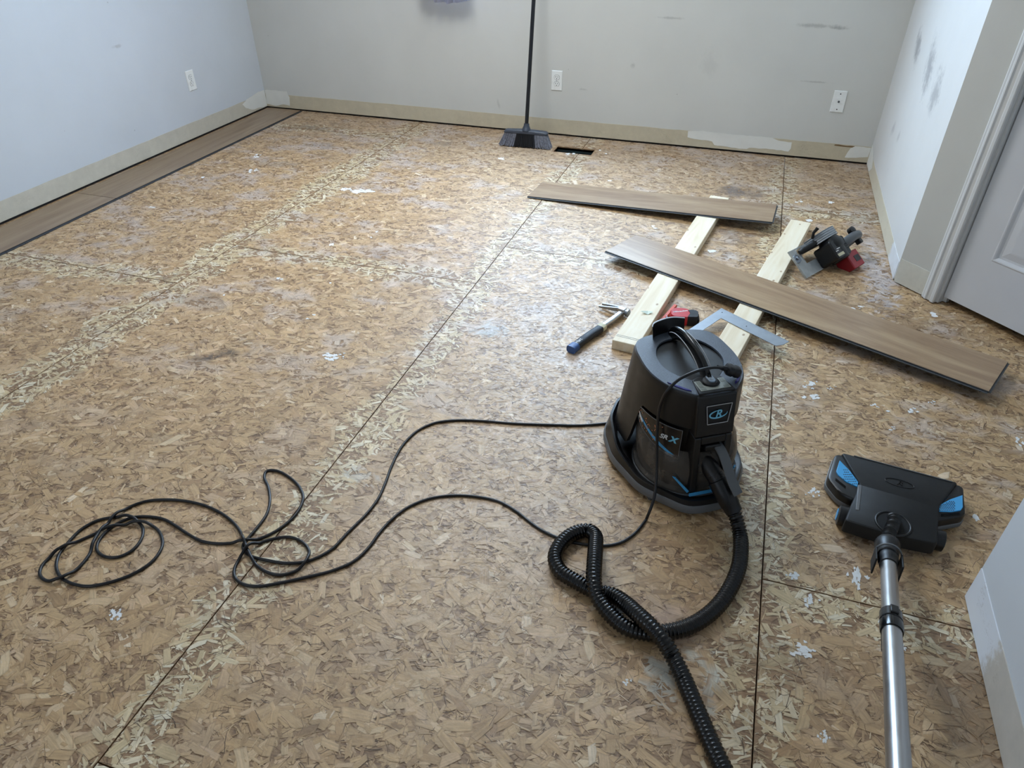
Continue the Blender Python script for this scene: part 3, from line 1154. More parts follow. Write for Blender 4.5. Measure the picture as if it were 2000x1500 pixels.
# gathered sheer curtain whose hem hangs just into view
cu = B()
nx, nz = 60, 14
grid = []
for j in range(nz + 1):
    row = []
    t = j / nz
    for i in range(nx + 1):
        s_ = i / nx
        x = -2.10 + 0.345 * s_
        y = 4.475 + 0.022 * math.sin(s_ * 30 + 0.5 * math.sin(t * 3)) + 0.01 * math.sin(s_ * 71)
        zb = 0.775 - 0.010 * math.sin(s_ * 5.2 - 0.6) + (0.006 if s_ < 0.35 else 0) - 0.008 * (1 if 0.58 < s_ < 0.95 else 0)
        row.append(cu.verts.new((x, y, zb + (2.2 - zb) * t)))
    grid.append(row)
for j in range(nz):
    for i in range(nx):
        cu.faces.new((grid[j][i], grid[j][i + 1], grid[j + 1][i + 1], grid[j + 1][i]))
cur = obj('curtain', cu, M['cloth'], smooth=60)
tag(cur, 'white sheer curtain hem hanging at the top edge above the broom side', 'curtain')
mo = cur.modifiers.new('thick', 'SOLIDIFY')
mo.thickness = 0.0012
cur['label'] = 'white sheer curtain hem on the back wall at the top of the view'

# ceiling lamp that gives the fill light (behind and above the view)
cl = thing('ceiling_lamp', 'flat square white ceiling lamp above the middle of the room', 'lamp', (-1.45, 3.0, CEIL))
em, eg, eb = new_mat('lamp_diffuser')
eb.inputs['Emission Color'].default_value = (1, .93, .82, 1)
eb.inputs['Emission Strength'].default_value = 2.0
obj('lamp_base', box(B(), -.45, .45, -.45, .45, -.045, -.001), M['plate'], cl, bevel=.006)
obj('lamp_diffuser', box(B(), -.41, .41, -.41, .41, -.058, -.0455), em, cl, bevel=.004)


# ------------------------------------------------------------------ wall plates
def outlet(name, Mx, label, kind='duplex', group=None):
    t = thing(name, label, 'outlet' if kind == 'duplex' else 'wall plate', group=group)
    t.matrix_world = Mx
    bm = B()
    w, h_ = .0355, .059
    rings = []
    for ins, z in ((0, 0), (0, .002), (.003, .0055)):
        rings.append([(-w + ins, -h_ + ins, z), (w - ins, -h_ + ins, z), (w - ins, h_ - ins, z), (-w + ins, h_ - ins, z)])
    loft(bm, rings)
    obj('cover_plate', bm, M['plate'], t)
    if kind == 'duplex':
        for s_ in (1, -1):
            bm = B()
            P = []
            for k in range(24):
                a = 2 * PI * k / 24
                P.append((.0168 * math.cos(a), max(-.0135, min(.0135, .0168 * math.sin(a))) + s_ * .0195))
            ring = B()
            prism(ring, [(x * 1.08, (y - s_ * .0195) * 1.08 + s_ * .0195) for x, y in P], .0052, .0058)
            obj('socket_gap', ring, M['plate_dark'], t)
            prism(bm, P, .0052, .0075)
            f_ = obj('socket_face', bm, M['plate'], t)
            sl = B()
            box(sl, -.0078, -.0052, s_ * .0195 - .001, s_ * .0195 + .008, .0074, .0078)
            box(sl, .0052, .0078, s_ * .0195 + .0, s_ * .0195 + .007, .0074, .0078)
            lathe(sl, [(.0028, .0074), (.0028, .0079)], 10, Matrix.Translation((0, s_ * .0195 - .0075, 0)))
            obj('socket_slots', sl, M['plate_dark'], f_)
        obj('screw', lathe(B(), [(.003, .0055), (.003, .0065)], 10), M['steel_dull'], t)
    else:
        for y, r in ((.042, .0035), (-.042, .0035)):
            obj('screw', lathe(B(), [(r, .005), (r, .0062)], 12, Matrix.Translation((0, y, 0))), M['plate_dark'], t)
        obj('coax_jack', lathe(B(), [(.006, .005), (.006, .0075), (.0045, .0076), (.0045, .013), (.002, .013)], 14), M['grey_dk'], t, smooth=40)
    return t


outlet('power_outlet', frame((-1.224, YB - .0005, .341), (1, 0, 0), (0, 0, 1), (0, -1, 0)), 'white duplex power outlet on the back wall right of the broom handle')
outlet('power_outlet', frame((XL + .0005, 3.86, .345), (0, 1, 0), (0, 0, 1), (1, 0, 0)), 'white duplex power outlet on the bluish left wall')
outlet('cable_outlet', frame((.448, YB - .0005, .341), (1, 0, 0), (0, 0, 1), (0, -1, 0)), 'white wall plate with one coax jack near the right corner', 'coax')


# ------------------------------------------------------------------ planks laid along the left wall
def plank_mesh(L, W, T, top=0.0012):
    """plank centred on x, y; returns body bm, face bm with tongue lip"""
    body = box(B(), 0, L, 0, W, 0, T - top)
    lip = box(B(), .0, L, -.006, 0, .001, T * .45)
    return body, lip


row = thing('laid_plank_row', '', 'plank')
bpy.data.objects.remove(row)
W_ = 0.229
xo = -3.148
def laid(y0, y1, label, mat):
    t = thing('floor_plank', label, 'plank', (xo - W_, y0, .001), group=None)
    Mx = frame((0, 0, 0), (0, 1, 0), (-1, 0, 0), (0, 0, 1))
    # local: x along world y
    t.matrix_world = frame((xo, y0, .0006), (0, 1, 0), (-1, 0, 0), (0, 0, 1))
    L = y1 - y0
    obj('core', box(B(), .0006, L - .0006, 0, W_ + .03, 0, .0058), M['core'], t)
    obj('wood_face', box(B(), .0006, L - .0006, .003, W_ + .03, .0058, .0072), mat, t)
    obj('tongue', box(B(), .001, L - .001, -.012, 0, .0008, .0032), M['core'], t)
    return t


laid(2.76, YB - .012, 'brown floor plank laid along the left wall into the corner', M['plankC'])
laid(2.76 - 1.524, 2.758, 'brown floor plank laid along the left wall, nearer to the viewer', mat_plank('oak_plank_row_two', 3.3, (0.86, 0.84, 0.82)))


def loose_plank(label, A, Bq, W, L, T, mat):
    """A near-left lower corner, Bq near-right corner (front edge), plank plane built from both"""
    ex = (Bq - A).normalized()
    up = Vector((0, 0, 1))
    ey = up.cross(ex).normalized()
    ez = ex.cross(ey)
    t = thing('floor_plank', label, 'plank')
    t.matrix_world = frame(A, ex, ey, ez)
    obj('core', box(B(), 0, L, 0, W, 0, T - .0012), M['core'], t)
    obj('wood_face', box(B(), .002, L - .001, .003, W, T - .0012, T), mat, t)
    lg = box(B(), .002, L - .002, -.007, 0, .0008, T * .42)
    box(lg, L, L + .006, .004, W - .004, .0008, T * .42)
    obj('tongue', lg, M['grey_dk'], t)
    return t


T_ = .0075
STH = .0385
# far plank: left end on the floor, right part on the first stud
q0 = at(1030, 383, .009)
A1 = Vector((q0.x, q0.y, .0012))
A1b = at(1508, 437, .050)
A1b.z = .0505
loose_plank('dark brown floor plank, far one, resting on the left stud with one end on the floor', A1, A1b, .24, (A1b - A1).length, T_, M['plankA'])
A2 = at(1182, 490, STH + .008)
A2 = Vector((A2.x, A2.y, STH + .0006))
B2 = at(1930, 768, STH + .002)
B2 = Vector((B2.x, B2.y, STH + .0006))
loose_plank('long brown floor plank lying across both pale studs', A2, B2, .236, (B2 - A2).length, T_, M['plankB'])


def stud(label, near, far, W, name='wood_stud'):
    near = Vector(near); far = Vector(far)
    ex = (far - near).normalized()
    ey = Vector((0, 0, 1)).cross(ex).normalized()
    t = thing(name, label, 'lumber')
    t.matrix_world = frame(near, ex, ey, (0, 0, 1))
    L = (far - near).length
    bm = box(B(), 0, L, -W, 0, .0003, STH)
    o_ = obj('stud_body', bm, M['pine'], t, bevel=.0025)
    return t, L


s1, L1 = stud('pale pine stud, left one, under both planks beside the hammer', (-0.3365, 2.148, 0), (-.137, 3.700, 0), .096)
bm = B()
for x in (.033, .042):
    box(bm, x, x + .0014, -.092, -.004, STH - .0002, STH + .0005)
obj('pencil_mark', bm, M['grey_dk'], s1)
s2, L2 = stud('pale pine stud, right one, under the long plank and the metal square', (-.022, 2.03, 0), (.265, 3.497, 0), .094)

# scrap of paper on the left stud
pz = at(1262, 609, STH + .004)
sc_ = B()
e = [(-.020, -.010), (.004, .014), (.026, .004), (.008, -.014)]
v = [sc_.verts.new((x, y, .0005 + (0.009 if i == 0 else .006 if i == 2 else 0))) for i, (x, y) in enumerate(e)]
v2 = [sc_.verts.new((x, y, .0012 + (0.009 if i == 0 else .006 if i == 2 else 0))) for i, (x, y) in enumerate(e)]
for q in (v, v2):
    sc_.faces.new((q[0], q[1], q[3])); sc_.faces.new((q[1], q[2], q[3]))
for i in range(4):
    sc_.faces.new((v[i], v[(i + 1) % 4], v2[(i + 1) % 4], v2[i]))
o = obj('paper_scrap', sc_, M['paper'])
o.location = (pz.x, pz.y, STH)
tag(o, 'small creased pale paper scrap on the left stud', 'paper')

# ------------------------------------------------------------------ broom
bf = Vector((-1.338, 4.285, 0))
broom = thing('broom', 'black-handled push broom with grey and black bristles against the back wall', 'broom', bf, rz=0.05)
tilt = math.atan2(0.22, 1.25)
bt = B()
def bar_pt(x, z): return Vector((x, z * 0.18, z))
cap = B()
for rings in ([[(x, -.022 + z * .2, z) for x in ()]],):
    pass
prof_c = [(-.140, .078), (-.142, .090), (-.125, .098), (-.04, .102), (.04, .102), (.125, .098), (.142, .090), (.140, .078)]
loft(cap, [[Vector((x, z * .18 + dy, z)) for x, z in prof_c] for dy in (-.022, .022)])
obj('broom_block', cap, M['broom_cap'], broom, bevel=.006)
sk = B()
sweep(sk, [bar_pt(0, .095), bar_pt(0, .108), bar_pt(0, .125), bar_pt(0, .138)], lambda i: (.030, .026, .018, .0165)[i], 16)
obj('handle_socket', sk, M['broom_cap'], broom, smooth=50)
hp = B()
sweep(hp, [bar_pt(0, .125), bar_pt(.004, .7), bar_pt(.01, 1.22)], .0118, 16)
obj('handle', hp, M['broom_pole'], broom, smooth=60)
obj('hanging_cap', sweep(B(), [bar_pt(.01, 1.22), bar_pt(.01, 1.25), bar_pt(.01, 1.262)], lambda i: (.0135, .013, .006)[i], 16), M['broom_cap'], broom, smooth=50)
for part, lo, hi, mt in (('bristles_left', -1, -.42, 'bristle'), ('bristles_middle', -.42, .42, 'bristle_dk'), ('bristles_right', .42, 1, 'bristle')):
    bm = B()
    n = int((hi - lo) * 30)
    for r in range(5):
        for i in range(n):
            f = lo + (hi - lo) * (i + .5) / n + rnd.uniform(-.008, .008)
            yo_ = (r - 2) * .0085
            top = Vector((f * .136, .08 * .18 + yo_, .082))
            L_ = .1 - rnd.random() * .012
            bot = Vector((f * .170, yo_ * 1.5 - .004 * rnd.random(), .1 - L_ + .001))
            w0, w1 = .0020, .0030
            d1 = Vector((1, 0, 0)); d2 = Vector((0, 1, 0))
            loft(bm, [[top + d1 * w0, top + d2 * w0, top - d1 * w0, top - d2 * w0], [bot + d1 * w1, bot + d2 * w1, bot - d1 * w1, bot - d2 * w1]])
    o = obj('bristles', bm, M[mt], broom, label='grey flared bristles' if mt == 'bristle' else 'black middle bristles')
    o['kind'] = 'stuff'

# ------------------------------------------------------------------ vacuum cleaner
VC = Vector((-.05, 1.63, 0))
VRZ = math.atan2(.54, .84)
vac = thing('vacuum_cleaner', 'black canister vacuum with clear water basin on a wheeled dolly', 'vacuum', VC, VRZ)


def octo(s=1.0, front=-.245, dx=0.0):
    P = [(-.066, front), (0, front - .006), (.066, front), (.161, -.133), (.19, .005), (.172, .12), (.11, .205), (0, .225), (-.11, .205), (-.172, .12), (-.19, .005), (-.161, -.133)]
    return [(x * s, y * s) for x, y in P]


def roundpoly(P, r, n=4):
    out = []
    N = len(P)
    for i in range(N):
        p = Vector(P[i]).to_2d(); a = Vector(P[i - 1]).to_2d(); b = Vector(P[(i + 1) % N]).to_2d()
        ra = min(r, (a - p).length * .45); rb = min(r, (b - p).length * .45)
        s = p + (a - p).normalized() * ra; e_ = p + (b - p).normalized() * rb
        for k in range(n + 1):
            t = k / n
            q = s * (1 - t) ** 2 + p * 2 * t * (1 - t) + e_ * t * t
            out.append((q.x, q.y))
    return out


def ring_at(P, s, z, dy=0.0):
    return [Vector((x * s, y * s + dy, z)) for x, y in P]


OC = roundpoly(octo(), .03)
bm = B()
loft(bm, [ring_at(OC, .985, .012), ring_at(OC, 1.0, .017), ring_at(OC, 1.0, .034), ring_at(OC, .985, .040)])
obj('bumper', bm, M['grey_bump'], vac, smooth=35, label='grey bumper rim of the dolly')


def wing(x, y):
    """height of the dolly rim: low in front, rising along the sides to the rear"""
    t = (y + .10) / .24
    t = max(0, min(1, t))
    return .054 + .046 * t * t * (3 - 2 * t)


bm = B()
o1 = [Vector((x * .982, y * .982, .038)) for x, y in OC]
o2 = [Vector((x * (.965 - .8 * (wing(x, y) - .05)), y * (.965 - .8 * (wing(x, y) - .05)), wing(x, y))) for x, y in OC]
o3 = [Vector((p.x * .965, p.y * .965, p.z)) for p in o2]
o4 = [Vector((x * .80, y * .80, .042)) for x, y in OC]
o5 = [Vector((x * .2, y * .2, .040)) for x, y in OC]
loft(bm, [o1, o2, o3, o4, o5])
obj('dolly', bm, M['blk'], vac, smooth=35)
for k, (x, y) in enumerate(((-.13, -.15), (.13, -.15), (-.13, .15), (.13, .15), (0, .19))):
    wb = B()
    Mw = frame((x, y, .0135), (0, 1, 0), (0, 0, 1), (1, 0, 0))
    lathe(wb, [(.008, -.008), (.0128, -.006), (.0128, .006), (.008, .008)], 16, Mw)
    obj('caster', wb, M['grey_dk'], vac, smooth=40)

# outline of the housing at the top, front towards -y
HT = [(0, -.172), (.030, -.172), (.053, -.168), (.072, -.152), (.092, -.132), (.112, -.100), (.126, -.06), (.131, -.02), (.129, .025), (.124, .064), (.110, .096), (.080, .114), (.04, .121), (0, .123)]
HT = HT + [(-x, y) for x, y in HT[-2:0:-1]]
HT = [tuple(p) for p in HT]
def smooth_loop(P, n=96):
    PP = [Vector((x, y, 0)) for x, y in P]
    PP = PP + PP[:1]
    c = catmull(PP, .003)
    return [(p.x, p.y) for p in resample(c, .0001 + sum((a - b).length for a, b in zip(c, c[1:])) / n)][:-1]
HS = smooth_loop(HT, 96)
NH = len(HS)
TZ = .355


def hscale(z, x, y):
    t = (TZ - z) / (TZ - .06)
    fy = max(0, min(1, (y + .17) / .29))       # 0 front, 1 rear
    return 1 + (.04 + .23 * fy) * t


def zbot(x, y):
    """lower edge of the upper housing: high arch over the basin, long legs at the rear sides"""
    a = math.degrees(math.atan2(abs(x), -(y + .03)))      # 0 front .. 180 rear
    if a < 84:
        return .250
    if a < 104:
        t = (a - 84) / 20
        return .250 + (.085 - .250) * (t * t * (3 - 2 * t))
    return .085


bm = B()
rings = []
NZ = 9
for j in range(NZ + 1):
    r = []
    for x, y in HS:
        zb = zbot(x, y)
        z = TZ - .008 + (zb - TZ + .008) * j / NZ
        s = hscale(z, x, y)
        r.append(Vector((x * s, y * s, z)))
    rings.append(r)
# inner return of the lower edge
rings.append([Vector((p.x * .93, p.y * .93, p.z + .002)) for p in rings[-1]])
rings.append([Vector((p.x * .93, p.y * .93, min(p.z + .06, .30))) for p in rings[-1]])
# towards the top: rounded shoulder
top1 = [Vector((p.x * .985, p.y * .985, TZ - .002)) for p in rings[0]]
loft(bm, [top1] + rings)
obj('upper_housing', bm, M['blk'], vac, smooth=38)

# speckled top ring with the bowl for the carry handle
HOLE = smooth_loop([(0, -.112), (.034, -.104), (.066, -.072), (.084, -.03), (.080, .02), (.056, .062), (.024, .080), (-.024, .080), (-.056, .062), (-.080, .02), (-.084, -.03), (-.066, -.072), (-.034, -.104)], 96)
def start_at(P):
    k = min(range(len(P)), key=lambda i: abs(math.atan2(P[i][0], -P[i][1] - .02)))
    return P[k:] + P[:k]
HS2 = start_at(HS); HOLE = start_at(HOLE)
n_ = min(len(HS2), len(HOLE))
HS2 = HS2[:n_]; HOLE = HOLE[:n_]
if (HS2[5][0] > 0) != (HOLE[5][0] > 0):
    HOLE = [HOLE[0]] + HOLE[:0:-1]
def tz(x, y):
    return TZ + .006 * max(0, min(1, (y + .1) / .2))
bm = B()
rg = []
rg.append([Vector((x * .99, y * .99, TZ - .004)) for x, y in HS2])
rg.append([Vector((x * .975, y * .975, tz(x, y))) for x, y in HS2])
rg.append([Vector((a * .4 + c * .6, b * .4 + d * .6, tz(b, b) + .001)) for (a, b), (c, d) in zip(HS2, HOLE)])
rg.append([Vector((x * 1.02, y * 1.02, tz(x, y) + .001)) for x, y in HOLE])
rg.append([Vector((x, y, tz(x, y) - .003)) for x, y in HOLE])
loft(bm, rg, cap=False)
obj('top_cover', bm, M['speck'], vac, smooth=50, label='speckled charcoal top ring')
bm = B()
loft(bm, [[Vector((x * s, y * s, z)) for x, y in HOLE] for s, z in ((1.0, TZ - .001), (.985, TZ - .02), (.95, TZ - .052), (.86, TZ - .068), (.5, TZ - .075), (.1, TZ - .076))], cap=False)
bm.faces.new([v for v in bm.verts if v.co.z < TZ - .0755][:n_])
obj('handle_bowl', bm, M['bowl'], vac, smooth=60)

# carry handle
hpts = [(0, .098, .352), (0, .088, .372), (0, .066, .386), (0, .03, .394), (0, -.02, .393), (0, -.062, .384), (0, -.092, .370), (0, -.112, .356)]
hpath = catmull(hpts, .006)
hb = B()
sweep(hb, hpath, .0, 20, flat=(.0205, .0075))
hd = obj('carry_handle', hb, M['blk_gloss'], vac, smooth=50)
for s_ in (-1, 1):
    lb = B()
    sweep(lb, [p + Vector((s_ * .0172, 0, .0072)) for p in hpath[4:-3]], .0011, 8)
    obj('edge_highlight', lb, M['line_lt'], hd, smooth=60)  # pale lines stand in for highlights along the handle edges

# exhaust flap standing up behind the handle
bm = B()
fl_pts = [(-.060, .085), (-.050, .100), (-.020, .112), (.012, .116), (.040, .106)]
fl_c = catmull([(x, y, 0) for x, y in fl_pts], .006)
r_in, rr = [], []
for i, p in enumerate(fl_c):
    t = i / (len(fl_c) - 1)
    hz = .046 - .004 * abs(t - .55)
    rr.append([Vector((p.x, p.y, TZ - .004)), Vector((p.x * 1.06, p.y + .012, TZ + hz)), Vector((p.x * 1.06, p.y + .0155, TZ + hz)), Vector((p.x, p.y + .0045, TZ - .004))])
loft(bm, rr)
obj('exhaust_flap', bm, M['blk'], vac, smooth=30)
bm = B()
rr2 = [[r[1] + Vector((0, -.0006, -.0008)), r[1] + Vector((0, -.0006, .0008)), r[2] + Vector((0, .0006, .0008)), r[2] + Vector((0, .0006, -.0008))] for r in rr]
loft(bm, rr2)
obj('flap_edge', bm, M['line_lt'], vac)

# front console on top: grey keypad round the power button
bm = B()
prism(bm, [(-.050, -.168), (.050, -.168), (.040, -.108), (.022, -.100), (-.022, -.100), (-.040, -.108)], TZ - .01, TZ + .0045)
obj('console', bm, M['blk'], vac, bevel=.002)
bm = B()
kp = [(-.041, -.160), (.041, -.160), (.041, -.118), (.024, -.118), (.024, -.135)] + [(.024 * math.cos(a), -.135 - .012 * math.sin(a)) for a in [PI * k / 8 for k in range(1, 8)]] + [(-.024, -.135), (-.024, -.118), (-.041, -.118)]
prism(bm, kp, TZ + .004, TZ + .0062)
kpad = obj('keypad', bm, M['grey_pan'], vac, bevel=.0008)
for (x0, x1, y0, y1) in ((-.037, -.027, -.132, -.121), (-.037, -.027, -.145, -.134), (-.037, -.024, -.157, -.147), (.027, .037, -.135, -.121), (.024, .037, -.157, -.150)):
    obj('key', box(B(), x0, x1, y0, y1, TZ + .006, TZ + .0068), M['key'], kpad)
bm = B()
lathe(bm, [(.021, 0), (.021, .010), (.017, .013), (.012, .0135)], 28, Matrix.Translation((0, -.130, TZ)))
obj('button_collar', bm, M['blk_matte'], vac, smooth=40)
bm = B()
P = [(.0095 * math.cos(a), -.127 + (.0075 if math.sin(a) > 0 else -.0075) + .0085 * math.sin(a)) for a in [2 * PI * k / 24 for k in range(24)]]
prism(bm, P, TZ + .012, TZ + .0165)
pb_ = obj('power_button', bm, M['silver'], vac, bevel=.0015, smooth=40)
bm = B()
tr_ = [Vector((.0048 * math.cos(a), -.129 + .0048 * math.sin(a), TZ + .0168)) for a in [2 * PI * k / 20 for k in range(21)]]
sweep(bm, tr_, .0006, 6)
obj('power_symbol', bm, M['line_lt'], pb_)
for s_ in (-1, 1):
    bm = B()
    prism(bm, [(s_ * x, y) for x, y in ((.060, -.147), (.075, -.137), (.091, -.118), (.103, -.097), (.090, -.110), (.077, -.125), (.064, -.139))], TZ - .004, TZ + .0024)
    obj('indicator_lens', bm, M['led'], vac, label='violet light slot')

# inner core behind the arch, smoky basin and its base rim
core = B()
def ell(rx, ry, cx, cy, z, n=48):
    return [Vector((cx + rx * math.cos(2 * PI * k / n), cy + ry * math.sin(2 * PI * k / n), z)) for k in range(n)]
loft(core, [ell(.10, .11, 0, -.03, .05), ell(.105, .118, 0, -.035, .10), ell(.116, .135, 0, -.03, .17), ell(.122, .142, 0, -.028, .25), ell(.115, .13, 0, -.025, .30)])
obj('inner_body', core, M['blk_matte'], vac, smooth=60)
bs_ = B()
loft(bs_, [ell(.138, .140, 0, -.072, .046), ell(.142, .144, 0, -.072, .052), ell(.142, .144, 0, -.072, .058), ell(.134, .136, 0, -.068, .064), ell(.135, .137, 0, -.068, .072), ell(.139, .141, 0, -.066, .12), ell(.136, .140, 0, -.055, .155), ell(.128, .136, 0, -.045, .172)], cap=False)
obj('water_basin', bs_, M['basin'], vac, smooth=35, label='smoky clear water basin')
bm = B()
sweep(bm, [p + Vector((0, 0, 0)) for p in ell(.143, .145, 0, -.072, .050)] + [ell(.143, .145, 0, -.072, .050)[0]], .0028, 8)
obj('basin_rim', bm, M['grey_dk'], vac, smooth=60)

# front column: logo block, side rails, hose socket
def colbox(bm, x0, x1, z0, z1, yb, yf0, yf1):
    """front face leans: y=yf0 at z0, yf1 at z1"""
    vs = [(x0, yf0, z0), (x1, yf0, z0), (x1, yb, z0), (x0, yb, z0)]
    vt = [(x0, yf1, z1), (x1, yf1, z1), (x1, yb, z1), (x0, yb, z1)]
    loft(bm, [[Vector(p) for p in vs], [Vector(p) for p in vt]])
bm = B()
colbox(bm, -.054, .054, .236, .352, -.10, -.193, -.174)
obj('logo_block', bm, M['blk'], vac, bevel=.004)
bm = B()
colbox(bm, -.052, -.034, .060, .234, -.10, -.216, -.193)
colbox(bm, .034, .052, .060, .234, -.10, -.216, -.193)
colbox(bm, -.034, .034, .212, .234, -.10, -.196, -.193)
colbox(bm, -.034, .034, .060, .212, -.10, -.150, -.150)
obj('socket_housing', bm, M['blk'], vac, bevel=.003)
bm = B()
for s_ in (-1, 1):
    P = [(s_ * .052, .067), (s_ * .085, .104), (s_ * .092, .104), (s_ * .056, .060)]
    yy = lambda x: -math.sqrt(max(0, 1 - (x / .142) ** 2)) * .146 - .072
    a0 = [Vector((x, yy(x) - .002, z)) for x, z in P]
    a1 = [Vector((x, yy(x) + .004, z)) for x, z in P]
    loft(bm, [a0, a1])
box(bm, -.056, .056, -.2225, -.2175, .060, .067)
obj('blue_accent', bm, M['blue'], vac, label='bright blue accent strip')

# logo plaque: outlined trapezoid, swirl and letter R
slope = math.atan2(.019, .116)
PM = frame((.004, -.1845, .299), (1, 0, 0), (0, math.sin(slope) * 1.0, math.cos(slope)), (0, -math.cos(slope), math.sin(slope)))
bm = B()
tp = [(-.034, .027), (.036, .027), (.028, -.026), (-.028, -.026)]
for (a, b), (c, d) in zip(tp, tp[1:] + tp[:1]):
    sweep(bm, [PM @ Vector((a, b, .0008)), PM @ Vector((c, d, .0008))], .0011, 6)
plaque = obj('plaque_outline', bm, M['line_lt'], vac)
bm = text_bm('R', .030, .0004, PM @ Matrix.Translation((0, .001, .0012)), shear=.25, fat=.0006)
obj('letter', bm, M['blue_lt'], plaque)
bm = B()
sw = []
for k in range(40):
    a = math.radians(70 + 300 * k / 39)
    sw.append(PM @ Vector((.024 * math.cos(a), .0105 * math.sin(a) + .001 + .006 * math.cos(a) * .3, .0012)))
sweep(bm, sw, lambda i: .0005 + .0017 * math.sin(PI * i / 39), 6)
obj('swirl', bm, M['blue_lt'], plaque)

# clear window on the left front flank with its print, and its twin on the right
def flank(s_, a_deg, z, out=.0):
    a = math.radians(a_deg)
    rx, ry, cy = .128, .150, -.030
    # bulges outwards a little with depth below the arch
    k = 1.0 + (.25 - z) * .22
    return Vector((s_ * (rx * k + out) * math.sin(a), cy - (ry * k + out) * math.cos(a), z))
for s_ in (-1,):
    bm = B()
    rings = []
    A0, A1_ = 33, 92
    N = 18
    for i in range(N + 1):
        t = i / N
        a = A0 + (A1_ - A0) * t
        zt = .243 - .002 * t
        zb_ = .150 + .050 * t ** 1.5
        if t > .85:
            zb_ += (t - .85) / .15 * .012
            zt -= (t - .85) / .15 * .006
        rings.append((a, zb_, zt))
    loft(bm, [[flank(s_, a, zb_, .004), flank(s_, a, zt, .004), flank(s_, a, zt, .0085), flank(s_, a, zb_, .0085)] for a, zb_, zt in rings])
    wn = obj('side_window', bm, plain('smoked_window' if s_ < 0 else 'smoked_window_right', (44, 38, 34), 0.15, var=.2, vscale=20), vac, smooth=40, label='smoky window with blue and orange print')
    bm = B()
    for e0 in (1, 2):
        sweep(bm, [flank(s_, r[0], r[e0], .0088) for r in rings], .0009, 6)
    sweep(bm, [flank(s_, rings[0][0], rings[0][1], .0088), flank(s_, rings[0][0], rings[0][2], .0088)], .0009, 6)
    sweep(bm, [flank(s_, rings[-1][0], rings[-1][1], .0088), flank(s_, rings[-1][0], rings[-1][2], .0088)], .0009, 6)
    obj('window_edge', bm, M['grey_bump'], wn)
    bm = B()
    rr = []
    for i in range(N + 1):
        t = i / N
        a = A0 + 4 + (A1_ - A0 - 8) * t
        zc = .158 + .064 * t ** 1.2
        w_ = .0012 + .0042 * math.sin(PI * min(1, t * 1.1)) ** .8 
        rr.append([flank(s_, a, zc - w_, .009), flank(s_, a, zc + w_, .009), flank(s_, a, zc + w_, .0094), flank(s_, a, zc - w_, .0094)])
    loft(bm, rr)
    obj('blue_swoosh', bm, M['blue'], wn)
    bm = B()
    for k in range(34):
        t = .35 + .6 * rnd.random()
        a = A0 + (A1_ - A0) * t
        zb_, zt = .150 + .050 * t ** 1.5, .240
        z = zb_ + .006 + (zt - zb_ - .012) * rnd.random()
        c = flank(s_, a, z, .0096)
        n = (flank(s_, a, z, .02) - c).normalized()
        lathe(bm, [(.0016, -.0004), (.0016, .0002)], 8, lookz(c, n))
    obj('orange_dots', bm, M['pocket'], wn)
    if s_ < 0:
        c = flank(s_, 46, .206, .0092)
        n = (flank(s_, 46, .206, .03) - c).normalized()
        ax = Vector((0, 0, 1)).cross(n).normalized()
        ay = n.cross(ax)
        obj('letters', text_bm('SR', .020, .0004, frame(c - ax * .014, ax, ay, n), .3, .0006), M['white'], wn)
        obj('letter', text_bm('X', .026, .0004, frame(c + ax * .012, ax, ay, n), .3, .0012), M['blue_lt'], wn)
        c = flank(s_, 84, .214, .0092)
        n = (flank(s_, 84, .214, .03) - c).normalized()
        ax = Vector((0, 0, 1)).cross(n).normalized()
        bm = B()
        Mx = frame(c, ax, n.cross(ax), n)
        prism(bm, [(-.010, .012), (.012, -.006), (.010, -.014), (-.006, -.004)], 0, .0005, Mx)
        obj('white_print', bm, M['white'], wn)

# latch and hose inlet
def vl(p):   # world -> local of the vacuum
    return vac_inv @ Vector(p)
vac_m = Matrix.Translation(VC) @ Matrix.Rotation(VRZ, 4, 'Z')
vac_inv = vac_m.inverted()
bm = B()
sweep(bm, [Vector((-.008, -.150, .150)), Vector((-.004, -.180, .142)), Vector((.003, -.205, .130)), Vector((.012, -.232, .116))], lambda i: (.022, .023, .0235, .0235)[i], 20)
obj('hose_inlet', bm, M['blk'], vac, smooth=50)
lt = B()
lp = [Vector((.018, -.182, .200)), Vector((.020, -.215, .192)), Vector((.024, -.242, .168)), Vector((.030, -.266, .138)), Vector((.040, -.290, .110))]
sweep(lt, catmull(lp, .008), 0, 12, flat=(.0140, .0035))
obj('latch', lt, M['latch'], vac, smooth=35, label='dark grey release latch')
bm = B()
box(bm, -.020, .024, -.198, -.165, .186, .206)
obj('latch_mount', bm, M['blk'], vac, bevel=.004)

